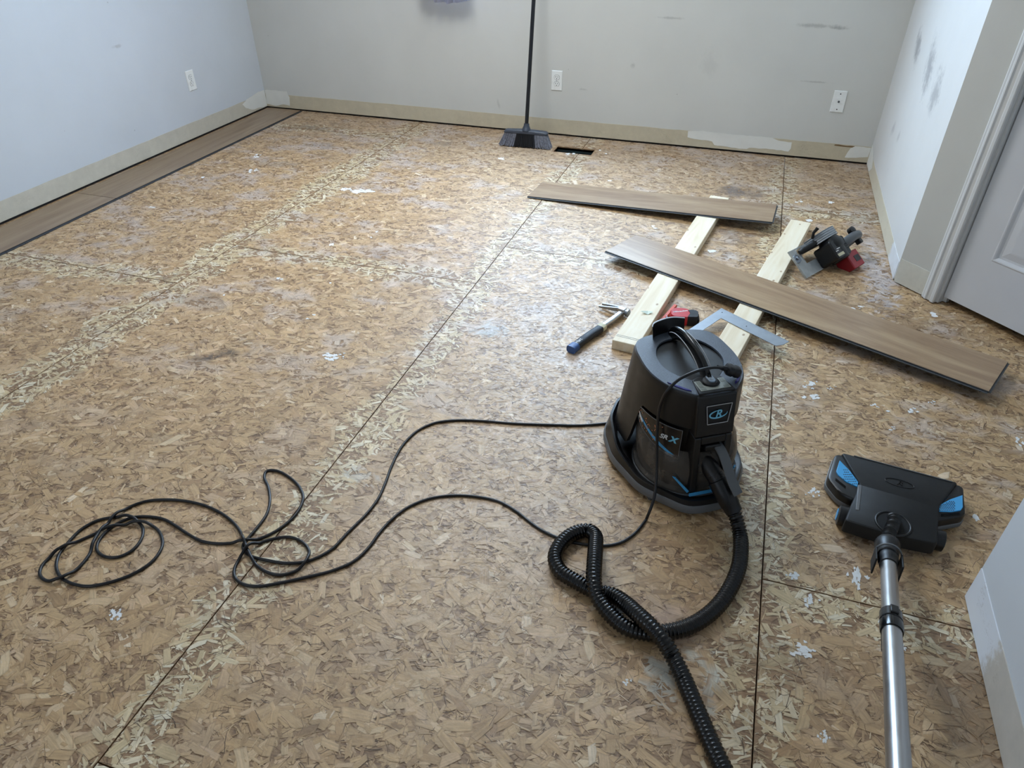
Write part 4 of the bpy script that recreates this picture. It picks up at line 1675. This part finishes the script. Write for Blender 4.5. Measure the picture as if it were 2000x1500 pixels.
# power cord: starts behind the dolly, coils on the floor, climbs the vacuum and lies on its top
CU0 = [(1215, 822), (1175, 828), (1130, 831), (1080, 830), (1000, 827), (940, 822), (890, 821), (850, 826), (815, 842), (785, 872), (765, 910), (752, 945), (738, 975), (715, 1005), (680, 1040), (645, 1075),
       (601, 1096), (562, 1100), (520, 1094), (490, 1086), (477, 1076), (475, 1064), (484, 1052), (502, 1031), (520, 1006), (527, 979), (524, 952), (516, 931), (521, 920), (538, 919), (562, 930), (583, 949), (592, 972), (583, 997), (565, 1018),
       (538, 1038), (510, 1051), (484, 1058), (460, 1060), (430, 1062), (394, 1057), (367, 1043), (343, 1027), (319, 1014), (286, 1009), (258, 1011), (232, 1021), (208, 1038), (191, 1060), (190, 1076), (208, 1088), (235, 1087), (262, 1072), (278, 1048),
       (277, 1027), (256, 1012), (226, 1010), (190, 1017), (160, 1033), (133, 1060), (115, 1084), (110, 1108), (121, 1129), (145, 1141), (175, 1145), (220, 1136), (262, 1120), (298, 1096), (317, 1066), (311, 1039), (295, 1026), (268, 1022), (232, 1028),
       (199, 1038), (160, 1054), (127, 1070), (100, 1087), (82, 1105), (78, 1123), (94, 1135), (121, 1132), (151, 1111), (172, 1087), (184, 1063), (196, 1042), (214, 1021), (232, 1004), (256, 989), (286, 979), (328, 976), (370, 980), (409, 991), (442, 1009),
       (466, 1033), (478, 1060), (486, 1080), (499, 1102), (523, 1118), (547, 1123), (574, 1117), (598, 1100), (604, 1078), (592, 1060), (565, 1049), (528, 1054), (499, 1065), (475, 1084), (460, 1105), (458, 1126), (475, 1141), (505, 1145), (550, 1138),
       (600, 1127), (645, 1116), (690, 1097), (718, 1072), (742, 1040), (765, 1015), (795, 992), (835, 975), (880, 968), (930, 970), (975, 980), (1010, 1000), (1035, 1020), (1062, 1038), (1100, 1054), (1140, 1063), (1180, 1066), (1212, 1060), (1240, 1042), (1262, 1015)]
R_C = .0041
cpts = [at(u, v, R_C) for u, v in CU0]
fp = resample(catmull(cpts, .006), .006)
fp = lift(fp, R_C, 1.02)
air = [(1272, 990, .040), (1279, 965, .064), (1282, 930, .105), (1283, 880, .17), (1284, 830, .24), (1290, 790, .30), (1303, 764, .352), (1325, 742, .378), (1360, 725, .400), (1392, 718, .402), (1415, 719, .388)]
ap = [fp[-1]] + [at(*a) for a in air]
cpath = fp[:-1] + resample(catmull(ap, .006), .006)
bm = B()
sweep(bm, [vac_inv @ p for p in cpath], R_C, 8)
pc_ = obj('power_cord', bm, M['cord'], vac, smooth=60)
# plug lying on the top ring
q0 = vac_inv @ at(1412, 719, .388)
q1 = vac_inv @ at(1442, 727, .372)
d_ = (q1 - q0)
bm = B()
sweep(bm, [q0 - d_ * .35, q0, q0 + d_ * .25], lambda i: (.0045, .0065, .008)[i], 12)
PMx = lookz(q0 + d_ * .2, d_)
prf = [(.009, 0), (.0165, .004), (.0180, .017), (.0150, .024), (.0178, .031), (.0165, .042), (.005, .044)]
rings = []
for r, z in prf:
    rings.append([PMx @ Vector((r * math.copysign(abs(math.cos(a)) ** .7, math.cos(a)), r * .8 * math.copysign(abs(math.sin(a)) ** .7, math.sin(a)), z * .85)) for a in [2 * PI * k / 16 for k in range(16)]])
loft(bm, rings)
obj('plug', bm, M['blk'], pc_, smooth=45)

# ------------------------------------------------------------------ hose
# cuff from the inlet, then the corrugated tube knotted on the floor
i0 = vac_m @ Vector((.008, -.222, .122))
i1 = at(1433, 998, .055)
hose = thing('vacuum_hose', 'black corrugated vacuum hose knotted on the floor below the canister', 'hose', (i1.x, i1.y, 0))
hi = Matrix.Translation((-i1.x, -i1.y, 0))
bm = B()
cd = (i1 - i0)
cp = [i0 - cd * .05, i0 + cd * .12, i0 + cd * .14, i0 + cd * .45, i0 + cd * .80, i0 + cd * .84, i1 + cd * .03]
sweep(bm, [hi @ p for p in cp], lambda i: (.0235, .0235, .0265, .0265, .0255, .0235, .022)[i], 24)
obj('hose_cuff', bm, M['blk'], hose, smooth=40)
RH = .0195
HP = [(1433, 998, .055), (1440, 1020, .036), (1446, 1048, RH), (1447, 1075, RH), (1443, 1107, RH), (1429, 1143, RH), (1404, 1181, RH), (1369, 1211, RH), (1333, 1228, RH), (1299, 1235, RH), (1262, 1236, RH), (1222, 1225, RH + .002), (1190, 1198, RH + .006), (1167, 1166, RH + .018),
      (1160, 1133, RH + .034), (1161, 1100, RH + .036), (1163, 1068, RH + .022), (1162, 1046, RH + .008), (1148, 1036, RH), (1120, 1042, RH), (1093, 1065, RH), (1084, 1090, RH), (1094, 1115, RH), (1126, 1136, RH), (1164, 1155, RH), (1195, 1162, RH), (1221, 1178, RH + .010), (1246, 1200, RH + .030), (1270, 1222, RH + .040),
      (1293, 1248, RH + .034), (1314, 1282, RH + .014), (1333, 1320, RH + .002), (1352, 1365, RH), (1373, 1415, RH), (1395, 1465, RH), (1416, 1510, RH), (1440, 1570, RH + .01), (1480, 1640, .08), (1540, 1690, .20), (1640, 1690, .36), (1712, 1640, .45)]
raw = [hi @ at(*p) for p in HP]
pitch = .0088
hp_ = resample(catmull(raw, .004), pitch / 4)
bm = B()
rad = (RH, RH * .97, RH * .84, RH * .87)
sweep(bm, hp_, lambda i: rad[i % 4], 16)
obj('corrugated_tube', bm, M['hose'], hose, smooth=70)

# ------------------------------------------------------------------ floor head and steel wand
w0 = Vector((.480, 1.275, .122))
w1 = Vector((.392, .690, .298))
wd_ = (w1 - w0).normalized()
head = thing('vacuum_wand', 'black and blue powered floor head with a brushed steel wand', 'vacuum wand', (.565, 1.60, 0))
hinv = Matrix.Translation((-.565, -1.60, 0))
def hp3(u, v, z):
    p = at(u, v, z)
    return hinv @ p
def px_prism(bm, pts, z0, z1, zt=None, slope=None, s=1.0):
    P = [hp3(u, v, zt if zt is not None else z1) for u, v in pts]
    cx = sum(p.x for p in P) / len(P); cy = sum(p.y for p in P) / len(P)
    r0 = [Vector((cx + (p.x - cx) * s, cy + (p.y - cy) * s, z0)) for p in P]
    r1 = [Vector((cx + (p.x - cx) * s, cy + (p.y - cy) * s, z1 + (slope(p) if slope else 0))) for p in P]
    loft(bm, [r0, r1])
    return bm
# front edge line direction and slope: the deck falls towards the front
fA, fB = hp3(1636, 880, .045), hp3(1881, 945, .045)
fd = (fB - fA).normalized()
fn = Vector((fd.y, -fd.x, 0))         # towards the viewer
def sl(p):
    d = (p - fA).dot(fn)
    return -.005 * max(0, 1 - d / .10)
lobes = roundpoly([(p.x, p.y) for p in (hp3(*q, .050) for q in ((1632, 882), (1885, 946), (1888, 1006), (1832, 1016), (1800, 1000), (1684, 968), (1672, 978), (1640, 962), (1616, 932)))], .016, 4)
bm = B()
def ringz(P, s, z, sl_=True):
    cx = sum(p[0] for p in P) / len(P); cy = sum(p[1] for p in P) / len(P)
    return [Vector((cx + (x - cx) * s, cy + (y - cy) * s, z + (sl(Vector((x, y, 0))) if sl_ else 0))) for x, y in P]
loft(bm, [ringz(lobes, 1.0, .020, False), ringz(lobes, 1.0, .040), ringz(lobes, .985, .047), ringz(lobes, .95, .050)])
obj('head_shell', bm, M['blk'], head, smooth=40)
bm = B()
loft(bm, [ringz(lobes, .99, .006, False), ringz(lobes, 1.012, .009, False), ringz(lobes, 1.012, .022, False), ringz(lobes, .99, .025, False)])
obj('bumper', bm, M['grey_bump'], head, smooth=40, label='grey bumper round the head')
# centre body
cbp = roundpoly([(p.x, p.y) for p in (hp3(*q, .058) for q in ((1644, 880), (1874, 939), (1836, 988), (1832, 1062), (1740, 1044), (1650, 1016), (1662, 985), (1680, 945)))], .010, 4)
bm = B()
loft(bm, [ringz(cbp, 1.0, .018, False), ringz(cbp, 1.0, .050), ringz(cbp, .985, .056), ringz(cbp, .955, .058)])
obj('centre_body', bm, M['blk_matte'], head, smooth=40)
bm = B()
px_prism(bm, [(1676, 946), (1684, 948), (1679, 997), (1671, 995)], .050, .0592, .059)
obj('body_crease', bm, M['grey_bump'], head, bevel=.002)
# bright line standing in for the highlight on the front edge
bm = B()
sweep(bm, [hp3(1668, 890, .0545) , hp3(1860, 941, .0545)], .0016, 8)
obj('front_highlight', bm, M['grey_bump'], head, smooth=60)
for nm, P in (('l', [(1640, 899), (1660, 921), (1676, 943), (1674, 952), (1652, 942), (1636, 928), (1633, 921)]), ('r', [(1880, 967), (1880, 992), (1876, 998), (1858, 1001), (1834, 1000), (1833, 988), (1856, 976)])):
    bm = B()
    px_prism(bm, P, .044, .0530, .050, sl)
    bl = obj('blue_panel', bm, M['blue'], head, bevel=.001)
    dm = B()
    cx = sum(p[0] for p in P) / len(P); cy = sum(p[1] for p in P) / len(P)
    lo = ((1648, 1674, 918, 950) if nm == 'l' else (1836, 1864, 980, 1000))
    for i in range(8):
        for j in range(8):
            u = lo[0] + (lo[1] - lo[0]) * (i + .5 * (j % 2)) / 7.5
            v = lo[2] + (lo[3] - lo[2]) * j / 7
            # keep inside the panel
            inside = True
            sgn = None
            for (a, b), (c, d) in zip(P, P[1:] + P[:1]):
                cr_ = (c - a) * (v - b) - (d - b) * (u - a)
                if sgn is None:
                    sgn = cr_ > 0
                dist = abs(cr_) / math.hypot(c - a, d - b)
                if (cr_ > 0) != sgn or dist < 1.6:
                    inside = False
            if inside:
                p = hp3(u, v, .052)
                zz = .0531 + sl(p)
                lathe(dm, [(.0017, zz - .0004), (.0017, zz + .0002)], 6, Matrix.Translation((p.x, p.y, 0)))
    if len(dm.verts):
        obj('dot_pattern', dm, M['core'], bl)
# vents below the blue panels
for P in ([(1838, 1004), (1874, 1002), (1872, 1012), (1836, 1013)], [(1632, 934), (1652, 950), (1668, 962), (1664, 966), (1636, 950)]):
    bm = B()
    a, b = hp3(*P[0], .051), hp3(*P[1], .051)
    for k in range(3):
        off = fn * (.004 * k)
        sweep(bm, [a + off, b + off], .0009, 6)
    obj('vent_ribs', bm, M['blk_gloss'], head)
# embossed emblem on the deck: oval and letter
ec = hp3(1757, 943, .0585)
ez = .0575 + sl(ec) * .6
EM = frame((ec.x, ec.y, ez), tuple(fd), tuple(-fn), (0, 0, 1))
bm = B()
sweep(bm, [EM @ Vector((.036 * math.cos(a), .015 * math.sin(a), 0)) for a in [2 * PI * k / 40 for k in range(41)]], .0009, 6)
em_ = obj('emblem_oval', bm, M['blk_gloss'], head)
obj('letter', text_bm('R', .026, .0005, EM @ Matrix.Translation((0, 0, .0004)), .3, .0004), M['blk_gloss'], em_)
# wheels
for u0, v0, u1, v1 in ((1648, 990, 1644, 1022), (1836, 1040, 1832, 1068)):
    a, b = hp3(u0, v0, .030), hp3(u1, v1, .030)
    c = (a + b) / 2
    c.z = .027
    bm = B()
    lathe(bm, [(.018, -.013), (.0265, -.010), (.0265, .010), (.018, .013)], 24, lookz(c, fd))
    wh = obj('wheel', bm, M['blk'], head, smooth=40)
    bm = B()
    lathe(bm, [(.012, -.0145), (.016, -.0145), (.016, -.012)], 16, lookz(c, fd))
    obj('wheel_cap', bm, M['blue'], wh)
# neck: socket, bellows, ball, collar, wand
bm = B()
nc = hp3(1745, 1022, .060)
ringp = [Vector((nc.x + .041 * math.cos(a), nc.y + .041 * math.sin(a), .058)) for a in [2 * PI * k / 36 for k in range(37)]]
sweep(bm, ringp, .0035, 8)
obj('neck_socket', bm, M['blk'], head, smooth=60)
bm = B()
lathe(bm, [(.040, .0575), (.040, .0592)], 32, Matrix.Translation((nc.x, nc.y, 0)))
obj('socket_dark_disc', bm, plain('socket_black', (6, 6, 7), 0.8), head)  # flat black disc put in for the shade of a recess
W0 = hinv @ w0
W1 = hinv @ w1
ball = W0 - wd_ * .085
ball.z = max(ball.z, .072)
bel = catmull([Vector((nc.x + .002, nc.y + .022, .056)), Vector((nc.x, nc.y + .004, .070)), ball + Vector((0, .012, 0)), ball], .0012)
bm = B()
sweep(bm, bel, lambda i: .0135 + .0022 * math.cos(i * 1.2), 16)
obj('bellows', bm, M['blk'], head, smooth=60)
bm = B()
MB2 = lookz(ball, wd_)
lathe(bm, [(.012, -.022), (.024, -.016), (.0285, -.004), (.0285, .008), (.026, .022), (.0225, .034)], 28, MB2)
obj('swivel_joint', bm, M['blk'], head, smooth=60)
bm = B()
lathe(bm, [(.0215, .030), (.0225, .034), (.0225, .052), (.0205, .053), (.0205, .060), (.022, .061), (.022, .078), (.0195, .082), (.0195, .098)], 28, MB2)
obj('wand_collar', bm, M['blk'], head, smooth=40)
# arched release pedal round the collar
bm = B()
pp = []
sx_ = Vector((0, 0, 1)).cross(wd_).normalized()
upv = wd_.cross(sx_).normalized()
if upv.z < 0:
    upv = -upv
for k in range(13):
    a = math.radians(-10 + 200 * k / 12)
    pp.append(ball + wd_ * (.046 + (.0 if 2 < k < 10 else .0)) + sx_ * (.0285 * math.cos(a)) + upv * (.0285 * math.sin(a)))
sweep(bm, pp, .0022, 8)
obj('release_ring', bm, M['grey_bump'], head, smooth=60)
for s_ in (-1, 1):
    b0 = ball + sx_ * (s_ * .0275) + wd_ * .044
    obj('release_pedal', box(B(), -.002, .002, -.030, .012, 0, .060, frame(b0, tuple(sx_), tuple(upv), tuple(wd_))), M['blk_matte'], head, bevel=.0015)
ws = ball + wd_ * .085
dL = (W1 - ws).length
bm = B()
sweep(bm, [ws, ws + wd_ * .218], .0172, 32)
obj('steel_tube', bm, M['steel'], head, smooth=60)
bm = B()
jn = ws + wd_ * .210
lathe(bm, [(.0175, 0), (.0215, .003), (.0215, .030), (.0195, .032), (.0195, .036), (.0220, .038), (.0220, .058), (.0205, .066), (.018, .066)], 28, lookz(jn, wd_))
jt = obj('tube_joint', bm, M['blk_gloss'], head, smooth=40)
bm = B()
b0 = jn + wd_ * .002
box(bm, -.008, .008, .0195, .0245, 0, .026, frame(b0, tuple(-sx_), tuple(upv), tuple(wd_)))
box(bm, -.013, .013, -.026, -.0185, .036, .100, frame(b0, tuple(-sx_), tuple(upv), tuple(wd_)))
obj('joint_button', bm, M['blk'], jt, bevel=.002)
bm = B()
sweep(bm, [jn + wd_ * .060, jn + wd_ * .60], .0182, 32)
obj('steel_tube', bm, M['steel'], head, smooth=60)
# grip beyond the frame, where the hose ends
g0 = jn + wd_ * .58
bm = B()
gp = [g0, g0 + wd_ * .08, g0 + wd_ * .16 + Vector((0, 0, .03)), g0 + wd_ * .24 + Vector((0, 0, .055))]
sweep(bm, catmull(gp, .01), .0215, 20)
obj('handle_grip', bm, M['blk'], head, smooth=60)

# ------------------------------------------------------------------ hammer
hm = thing('hammer', 'steel claw hammer with dark blue rubber grip beside the left stud', 'hammer')
Z1 = .016
hpth = catmull([at(1120, 679, Z1), at(1134, 668, Z1), at(1152, 655, Z1), at(1172, 642, Z1)], .006)
bm = B()
sweep(bm, hpth, 0, 16, flat=(.0155, .0125))
gr = obj('grip', bm, M['grip'], hm, smooth=50)
bm = B()
dv_ = (hpth[0] - hpth[3]).normalized()
sweep(bm, [hpth[0] - dv_ * .014, hpth[0] - dv_ * .006, hpth[0] + dv_ * .012, hpth[0] + dv_ * .018], 0, 16, flat=(.0185, .0145))
obj('grip_end', bm, M['grip_blue'], hm, smooth=50, label='blue end of the grip')
tx = (hpth[8] - hpth[2]).normalized()
Mt = frame(hpth[5] + Vector((0, 0, .0128)), tuple(tx), tuple(Vector((0, 0, 1)).cross(tx)), (0, 0, 1))
obj('white_print', text_bm('Hart', .019, .0003, Mt), M['white'], gr)
nk = catmull([at(1170, 643, Z1), at(1180, 635, Z1), at(1196, 624, Z1), at(1208, 615, Z1 + .002), at(1217, 607, Z1 + .004)], .005)
bm = B()
sweep(bm, nk, 0, 16, flat=(.0115, .008))
obj('shank', bm, M['steel'], hm, smooth=40)
bm = B()
sweep(bm, [at(1172, 642, Z1), at(1178, 637, Z1)], 0, 12, flat=(.0165, .0125))
obj('ferrule', bm, M['label'], hm, smooth=40)
hc = at(1217, 607, Z1 + .006)
hl = at(1177, 596, .022)
hr_ = at(1240, 617, .018)
ax = (hr_ - hc); ax.z = 0; ax.normalize()
ay = Vector((0, 0, 1)).cross(ax)
MH = frame((hc.x - .004, hc.y, .020), tuple(ax), tuple(ay), (0, 0, 1))
bm = B()
lathe(bm, [(.012, .0), (.0125, .008), (.0105, .012), (.0105, .018), (.0150, .021), (.0155, .029), (.0140, .030)], 20, MH @ frame((0, 0, 0), (0, 1, 0), (0, 0, 1), (1, 0, 0)))
obj('striking_face', bm, M['steel_dull'], hm, smooth=40)
bm = B()
box(bm, -.016, .014, -.012, .012, -.0135, .0135, MH)
obj('head_block', bm, M['steel'], hm, bevel=.003)
for s_ in (-1, 1):
    bm = B()
    pts = []
    for k in range(7):
        t = k / 6
        pts.append([MH @ Vector((-.012 - .085 * t, s_ * (.0045 + .008 * t ** .6) + dy, .008 - .014 * t + dz)) for dy, dz in ((-.0045 * (1 - .3 * t), -.011 * (1 - .55 * t)), (.0045 * (1 - .3 * t), -.011 * (1 - .55 * t)), (.0045 * (1 - .3 * t), .006 * (1 - .6 * t)), (-.0045 * (1 - .3 * t), .006 * (1 - .6 * t)))])
    loft(bm, pts)
    obj('claw', bm, M['steel_dull'], hm, smooth=30)

# ------------------------------------------------------------------ tape measure
tp0 = at(1331, 616, .02)
tdir = (at(1362, 612, .02) - at(1312, 612, .02)); tdir.z = 0; tdir.normalize()
ta = math.atan2(tdir.y, tdir.x) - .15
tape = thing('tape_measure', 'red and black tape measure lying on the boards between the studs', 'tape measure', (tp0.x + .004, tp0.y - .01, 0), ta)
body = roundpoly([(-.048, -.024), (-.046, .020), (-.026, .036), (.012, .036), (.030, .022), (.034, -.024), (.018, -.036), (-.032, -.036)], .014, 4)
bm = B()
loft(bm, [[Vector((x * s, y * s, z)) for x, y in body] for s, z in ((.93, .0005), (1, .006), (1, .034), (.93, .040))])
tb = obj('case', bm, M['red'], tape, smooth=45)
bm = B()
loft(bm, [[Vector((x * s + .034, y * s - .002, z)) for x, y in roundpoly([(-.020, -.034), (.022, -.030), (.026, .018), (.004, .030), (-.016, .022), (-.006, 0)], .008, 3)] for s, z in ((.95, .0005), (1, .004), (1, .036), (.93, .0415))])
obj('rubber_corner', bm, M['blk_matte'], tape, smooth=45, label='black rubber side of the case')
bm = B()
for k in range(4):
    sweep(bm, [Vector((.060, -.026 + .012 * k, .002)), Vector((.060, -.026 + .012 * k, .030))], .003, 8)
obj('grip_ribs', bm, M['blk_matte'], tape, smooth=50)
obj('white_print', text_bm('Milwaukee', .0135, .0003, frame((-.010, .006, .0402), (math.cos(.35), math.sin(.35), 0), (-math.sin(.35), math.cos(.35), 0), (0, 0, 1)), .3, .0002), M['white'], tb)
bm = B()
box(bm, -.056, -.046, -.012, .012, .004, .0056)
box(bm, -.058, -.056, -.012, .012, .001, .014)
obj('end_hook', bm, M['steel_dull'], tape)

# carpenter pencil next to it
pa, pb2 = at(1319, 597, .006), at(1292, 627, .006)
pd_ = (pb2 - pa).normalized()
pn = Vector((0, 0, 1)).cross(pd_)
pen = thing('carpenter_pencil', 'flat orange-red carpenter pencil beside the left stud', 'pencil', (pa.x, pa.y, 0))
pinv = Matrix.Translation((-pa.x, -pa.y, 0))
PMx = frame(pinv @ Vector((pa.x, pa.y, .0062)), tuple(pd_), tuple(pn), (0, 0, 1))
hexp = [(-.0085, 0), (-.0055, .0055), (.0055, .0055), (.0085, 0), (.0055, -.0055), (-.0055, -.0055)]
bm = B()
loft(bm, [[PMx @ Vector((x, a, b)) for a, b in hexp] for x in (0, .150)])
obj('pencil_body', bm, M['orange'], pen)
bm = B()
loft(bm, [[PMx @ Vector((x, a * s, b * s)) for a, b in hexp] for x, s in ((.150, 1), (.168, .3))])
obj('sharpened_tip', bm, M['pine'], pen)

# ------------------------------------------------------------------ carpenter square
sq_c = at(1409, 603, .046)      # outer corner
sq_t = at(1540, 672, .040)      # tip of the long arm
sq = thing('carpenter_square', 'grey metal carpenter square lying across the right stud', 'square')
ex = (sq_t - sq_c); ex.z = 0
LL = ex.length
ex.normalize()
ey = Vector((ex.y, -ex.x, 0))                # short arm, towards the viewer
if ey.y > 0:
    ey = -ey
# the square rests on the stud and on the end of its short arm
nrm = Vector((0, 0, 1))
exs = Vector((ex.x, ex.y, 0.008)).normalized()
eys = Vector((ey.x, ey.y, -.17)).normalized()
ez_ = exs.cross(eys)
if ez_.z < 0:
    ez_ = -ez_
sq.matrix_world = frame(Vector((sq_c.x, sq_c.y, STH + .0085)), exs, eys, ez_)
bm = B()
WS = .050
pl = [(0, 0), (LL, 0), (LL - .004, WS * .6), (LL - .018, WS), (WS * .8, WS), (WS * .8, .225), (0, .225)]
prism(bm, pl, 0, .0022)
sb = obj('blade', bm, M['alu_sq'], sq)
bm = B()
for i in range(0, 58):
    l_ = .009 if i % 4 == 0 else .005
    box(bm, .006 + i * .005, .0064 + i * .005, .0005, l_, .0021, .0024)
obj('scale_marks', bm, M['grey_dk'], sb)
for (x, y) in ((.02, .02), (.14, .028)):
    hl_ = lathe(B(), [(.0025, .0021), (.0025, .0025)], 10, Matrix.Translation((x, y, 0)))
    obj('hole', hl_, M['plate_dark'], sb)

# ------------------------------------------------------------------ circular saw, tipped over on its side
s0 = Vector((.335, 2.935, .003))
phi = math.radians(38)
EX = Vector((.52, .85, 0)).normalized()
EH = Vector((-EX.y, EX.x, 0))
EY = EH * math.cos(phi) + Vector((0, 0, 1)) * math.sin(phi)
EZ = EX.cross(EY)
saw = thing('circular_saw', 'cordless circular saw with red battery tipped on its side by the right wall', 'saw')
saw.matrix_world = frame(s0, tuple(EX), tuple(EY), tuple(EZ))
# shoe with its cut-outs
bm = B()
xs = [0, .012, .052, .068, .155, .285, .30]
ys = [0, .055, .060, .098, .106, .128, .135]
holes = {(3, 2), (3, 1), (2, 4), (3, 4), (4, 4), (4, 2)}
Vv = {}
def sv(i, j, z):
    k = (i, j, z)
    if k not in Vv:
        Vv[k] = bm.verts.new((xs[i], ys[j], z))
    return Vv[k]
cells = {(i, j) for i in range(6) for j in range(6)} - holes
for i, j in cells:
    for z in (0, .003):
        bm.faces.new((sv(i, j, z), sv(i + 1, j, z), sv(i + 1, j + 1, z), sv(i, j + 1, z)))
    for di, dj, a, b in ((-1, 0, (i, j), (i, j + 1)), (1, 0, (i + 1, j), (i + 1, j + 1)), (0, -1, (i, j), (i + 1, j)), (0, 1, (i, j + 1), (i + 1, j + 1))):
        if (i + di, j + dj) not in cells:
            bm.faces.new((sv(*a, 0), sv(*b, 0), sv(*b, .003), sv(*a, .003)))
shoe = obj('shoe', bm, M['alu'], saw)
bm = B()
box(bm, 0, .0035, 0, .135, .003, .009)
box(bm, 0, .285, -.001, .003, .003, .008)
obj('shoe_rim', bm, M['alu'], shoe)
bm = B()
prism(bm, [(.004, .074), (.004, .104), (.024, .112), (.044, .100), (.046, .078), (.026, .070)], .003, .007)
lathe(bm, [(.008, .007), (.008, .013), (.005, .014)], 14, Matrix.Translation((.024, .092, 0)))
obj('sight_bracket', bm, M['steel_dull'], saw, bevel=.001)
# upper guard: ribbed half disc on the high side
bm = B()
def disc_ring(y, r, rz=1.0, cx=.200, cz=.022):
    pts = [Vector((cx + r * math.cos(PI * k / 20), y, cz + r * rz * math.sin(PI * k / 20))) for k in range(21)]
    return pts + [Vector((cx - r, y, .006)), Vector((cx + r, y, .006))]
rings = []
for k in range(9):
    y = .100 + .0048 * k
    r = .080 if k % 2 == 0 else .0765
    rings.append(disc_ring(y, r))
loft(bm, [disc_ring(.099, .070)] + rings + [disc_ring(.140, .068)])
obj('blade_guard', bm, plain('grey_cast_guard', (150, 156, 162), .42, .1, var=.12, vscale=20), saw, smooth=25)
bm = B()
lathe(bm, [(.078, .112), (.078, .1135)], 40, frame((.158, 0, .022), (1, 0, 0), (0, 0, 1), (0, 1, 0)) if False else frame((.200, 0, .010), (0, 0, 1), (1, 0, 0), (0, 1, 0)))
obj('blade', bm, M['steel_dull'], saw)
# gear case and motor, running down-slope
bm = B()
lathe(bm, [(.030, -.012), (.040, -.008), (.042, .040), (.050, .050), (.052, .070), (.040, .099)], 24, frame((.196, 0, .060), (0, 0, 1), (1, 0, 0), (0, 1, 0)))
mt_ = obj('motor', bm, M['blk'], saw, smooth=35)
bm = B()
prism(bm, roundpoly([(.130, -.004), (.238, -.004), (.248, .085), (.136, .085)], .014), .006, .098)
obj('gear_case', bm, M['blk'], saw, bevel=.006)
for (x, y, w, d, m_) in ((.138, .006, .055, .013, 'label'), (.140, .030, .020, .003, 'white'), (.152, .038, .026, .003, 'white')):
    bm = B()
    box(bm, x, x + w, y, y + d, .0975, .0988)
    obj('sticker', bm, M[m_], saw, label='pale sticker on the motor case')
bm = B()
for k in range(5):
    box(bm, .222, .236, .020 + .010 * k, .026 + .010 * k, .0975, .0990)
obj('vent_slots', bm, M['blk_matte'], saw)
# battery in the low rear corner
bm = B()
prism(bm, roundpoly([(.206, -.072), (.292, -.072), (.296, .004), (.210, .008)], .006), .018, .084)
bt_ = obj('battery', bm, M['red_dk'], saw, bevel=.004, label='red battery pack')
bm = B()
box(bm, .246, .284, -.048, -.020, .0835, .0852)
obj('battery_label', bm, M['blk'], bt_)
obj('battery_stripe', box(B(), .210, .296, -.0735, -.0705, .040, .046), M['blk'], bt_)
# rear handle with trigger, front bar, depth lever
bm = B()
hpz = catmull([Vector((.215, .046, .070)), Vector((.260, .050, .088)), Vector((.315, .054, .094)), Vector((.365, .054, .084)), Vector((.392, .052, .060)), Vector((.386, .050, .034)), Vector((.352, .046, .020))], .008)
sweep(bm, hpz, lambda i: .0195, 16)
obj('rear_handle', bm, M['grey_dk'], saw, smooth=60)
bm = B()
lathe(bm, [(.010, 0), (.017, .004), (.018, .024), (.010, .028)], 16, Matrix.Translation((.338, .080, .074)))
obj('lock_knob', bm, M['blk'], saw, smooth=40)
obj('trigger', box(B(), .372, .396, .014, .040, .048, .074), M['blk'], saw, bevel=.005)
obj('belt_hook', box(B(), .396, .410, .020, .066, .056, .062), M['blk'], saw, bevel=.002)
bm = B()
sweep(bm, [Vector((.050, .108, .014)), Vector((.066, .110, .022)), Vector((.160, .112, .050))], lambda i: (.010, .0145, .0155)[i], 16)
obj('front_bar', bm, M['blk_matte'], saw, smooth=50)
bm = B()
sweep(bm, [Vector((.130, .135, .050)), Vector((.125, .150, .070)), Vector((.137, .158, .092))], lambda i: (.007, .006, .008)[i], 10)
obj('depth_lever', bm, M['blk_matte'], saw, smooth=40)
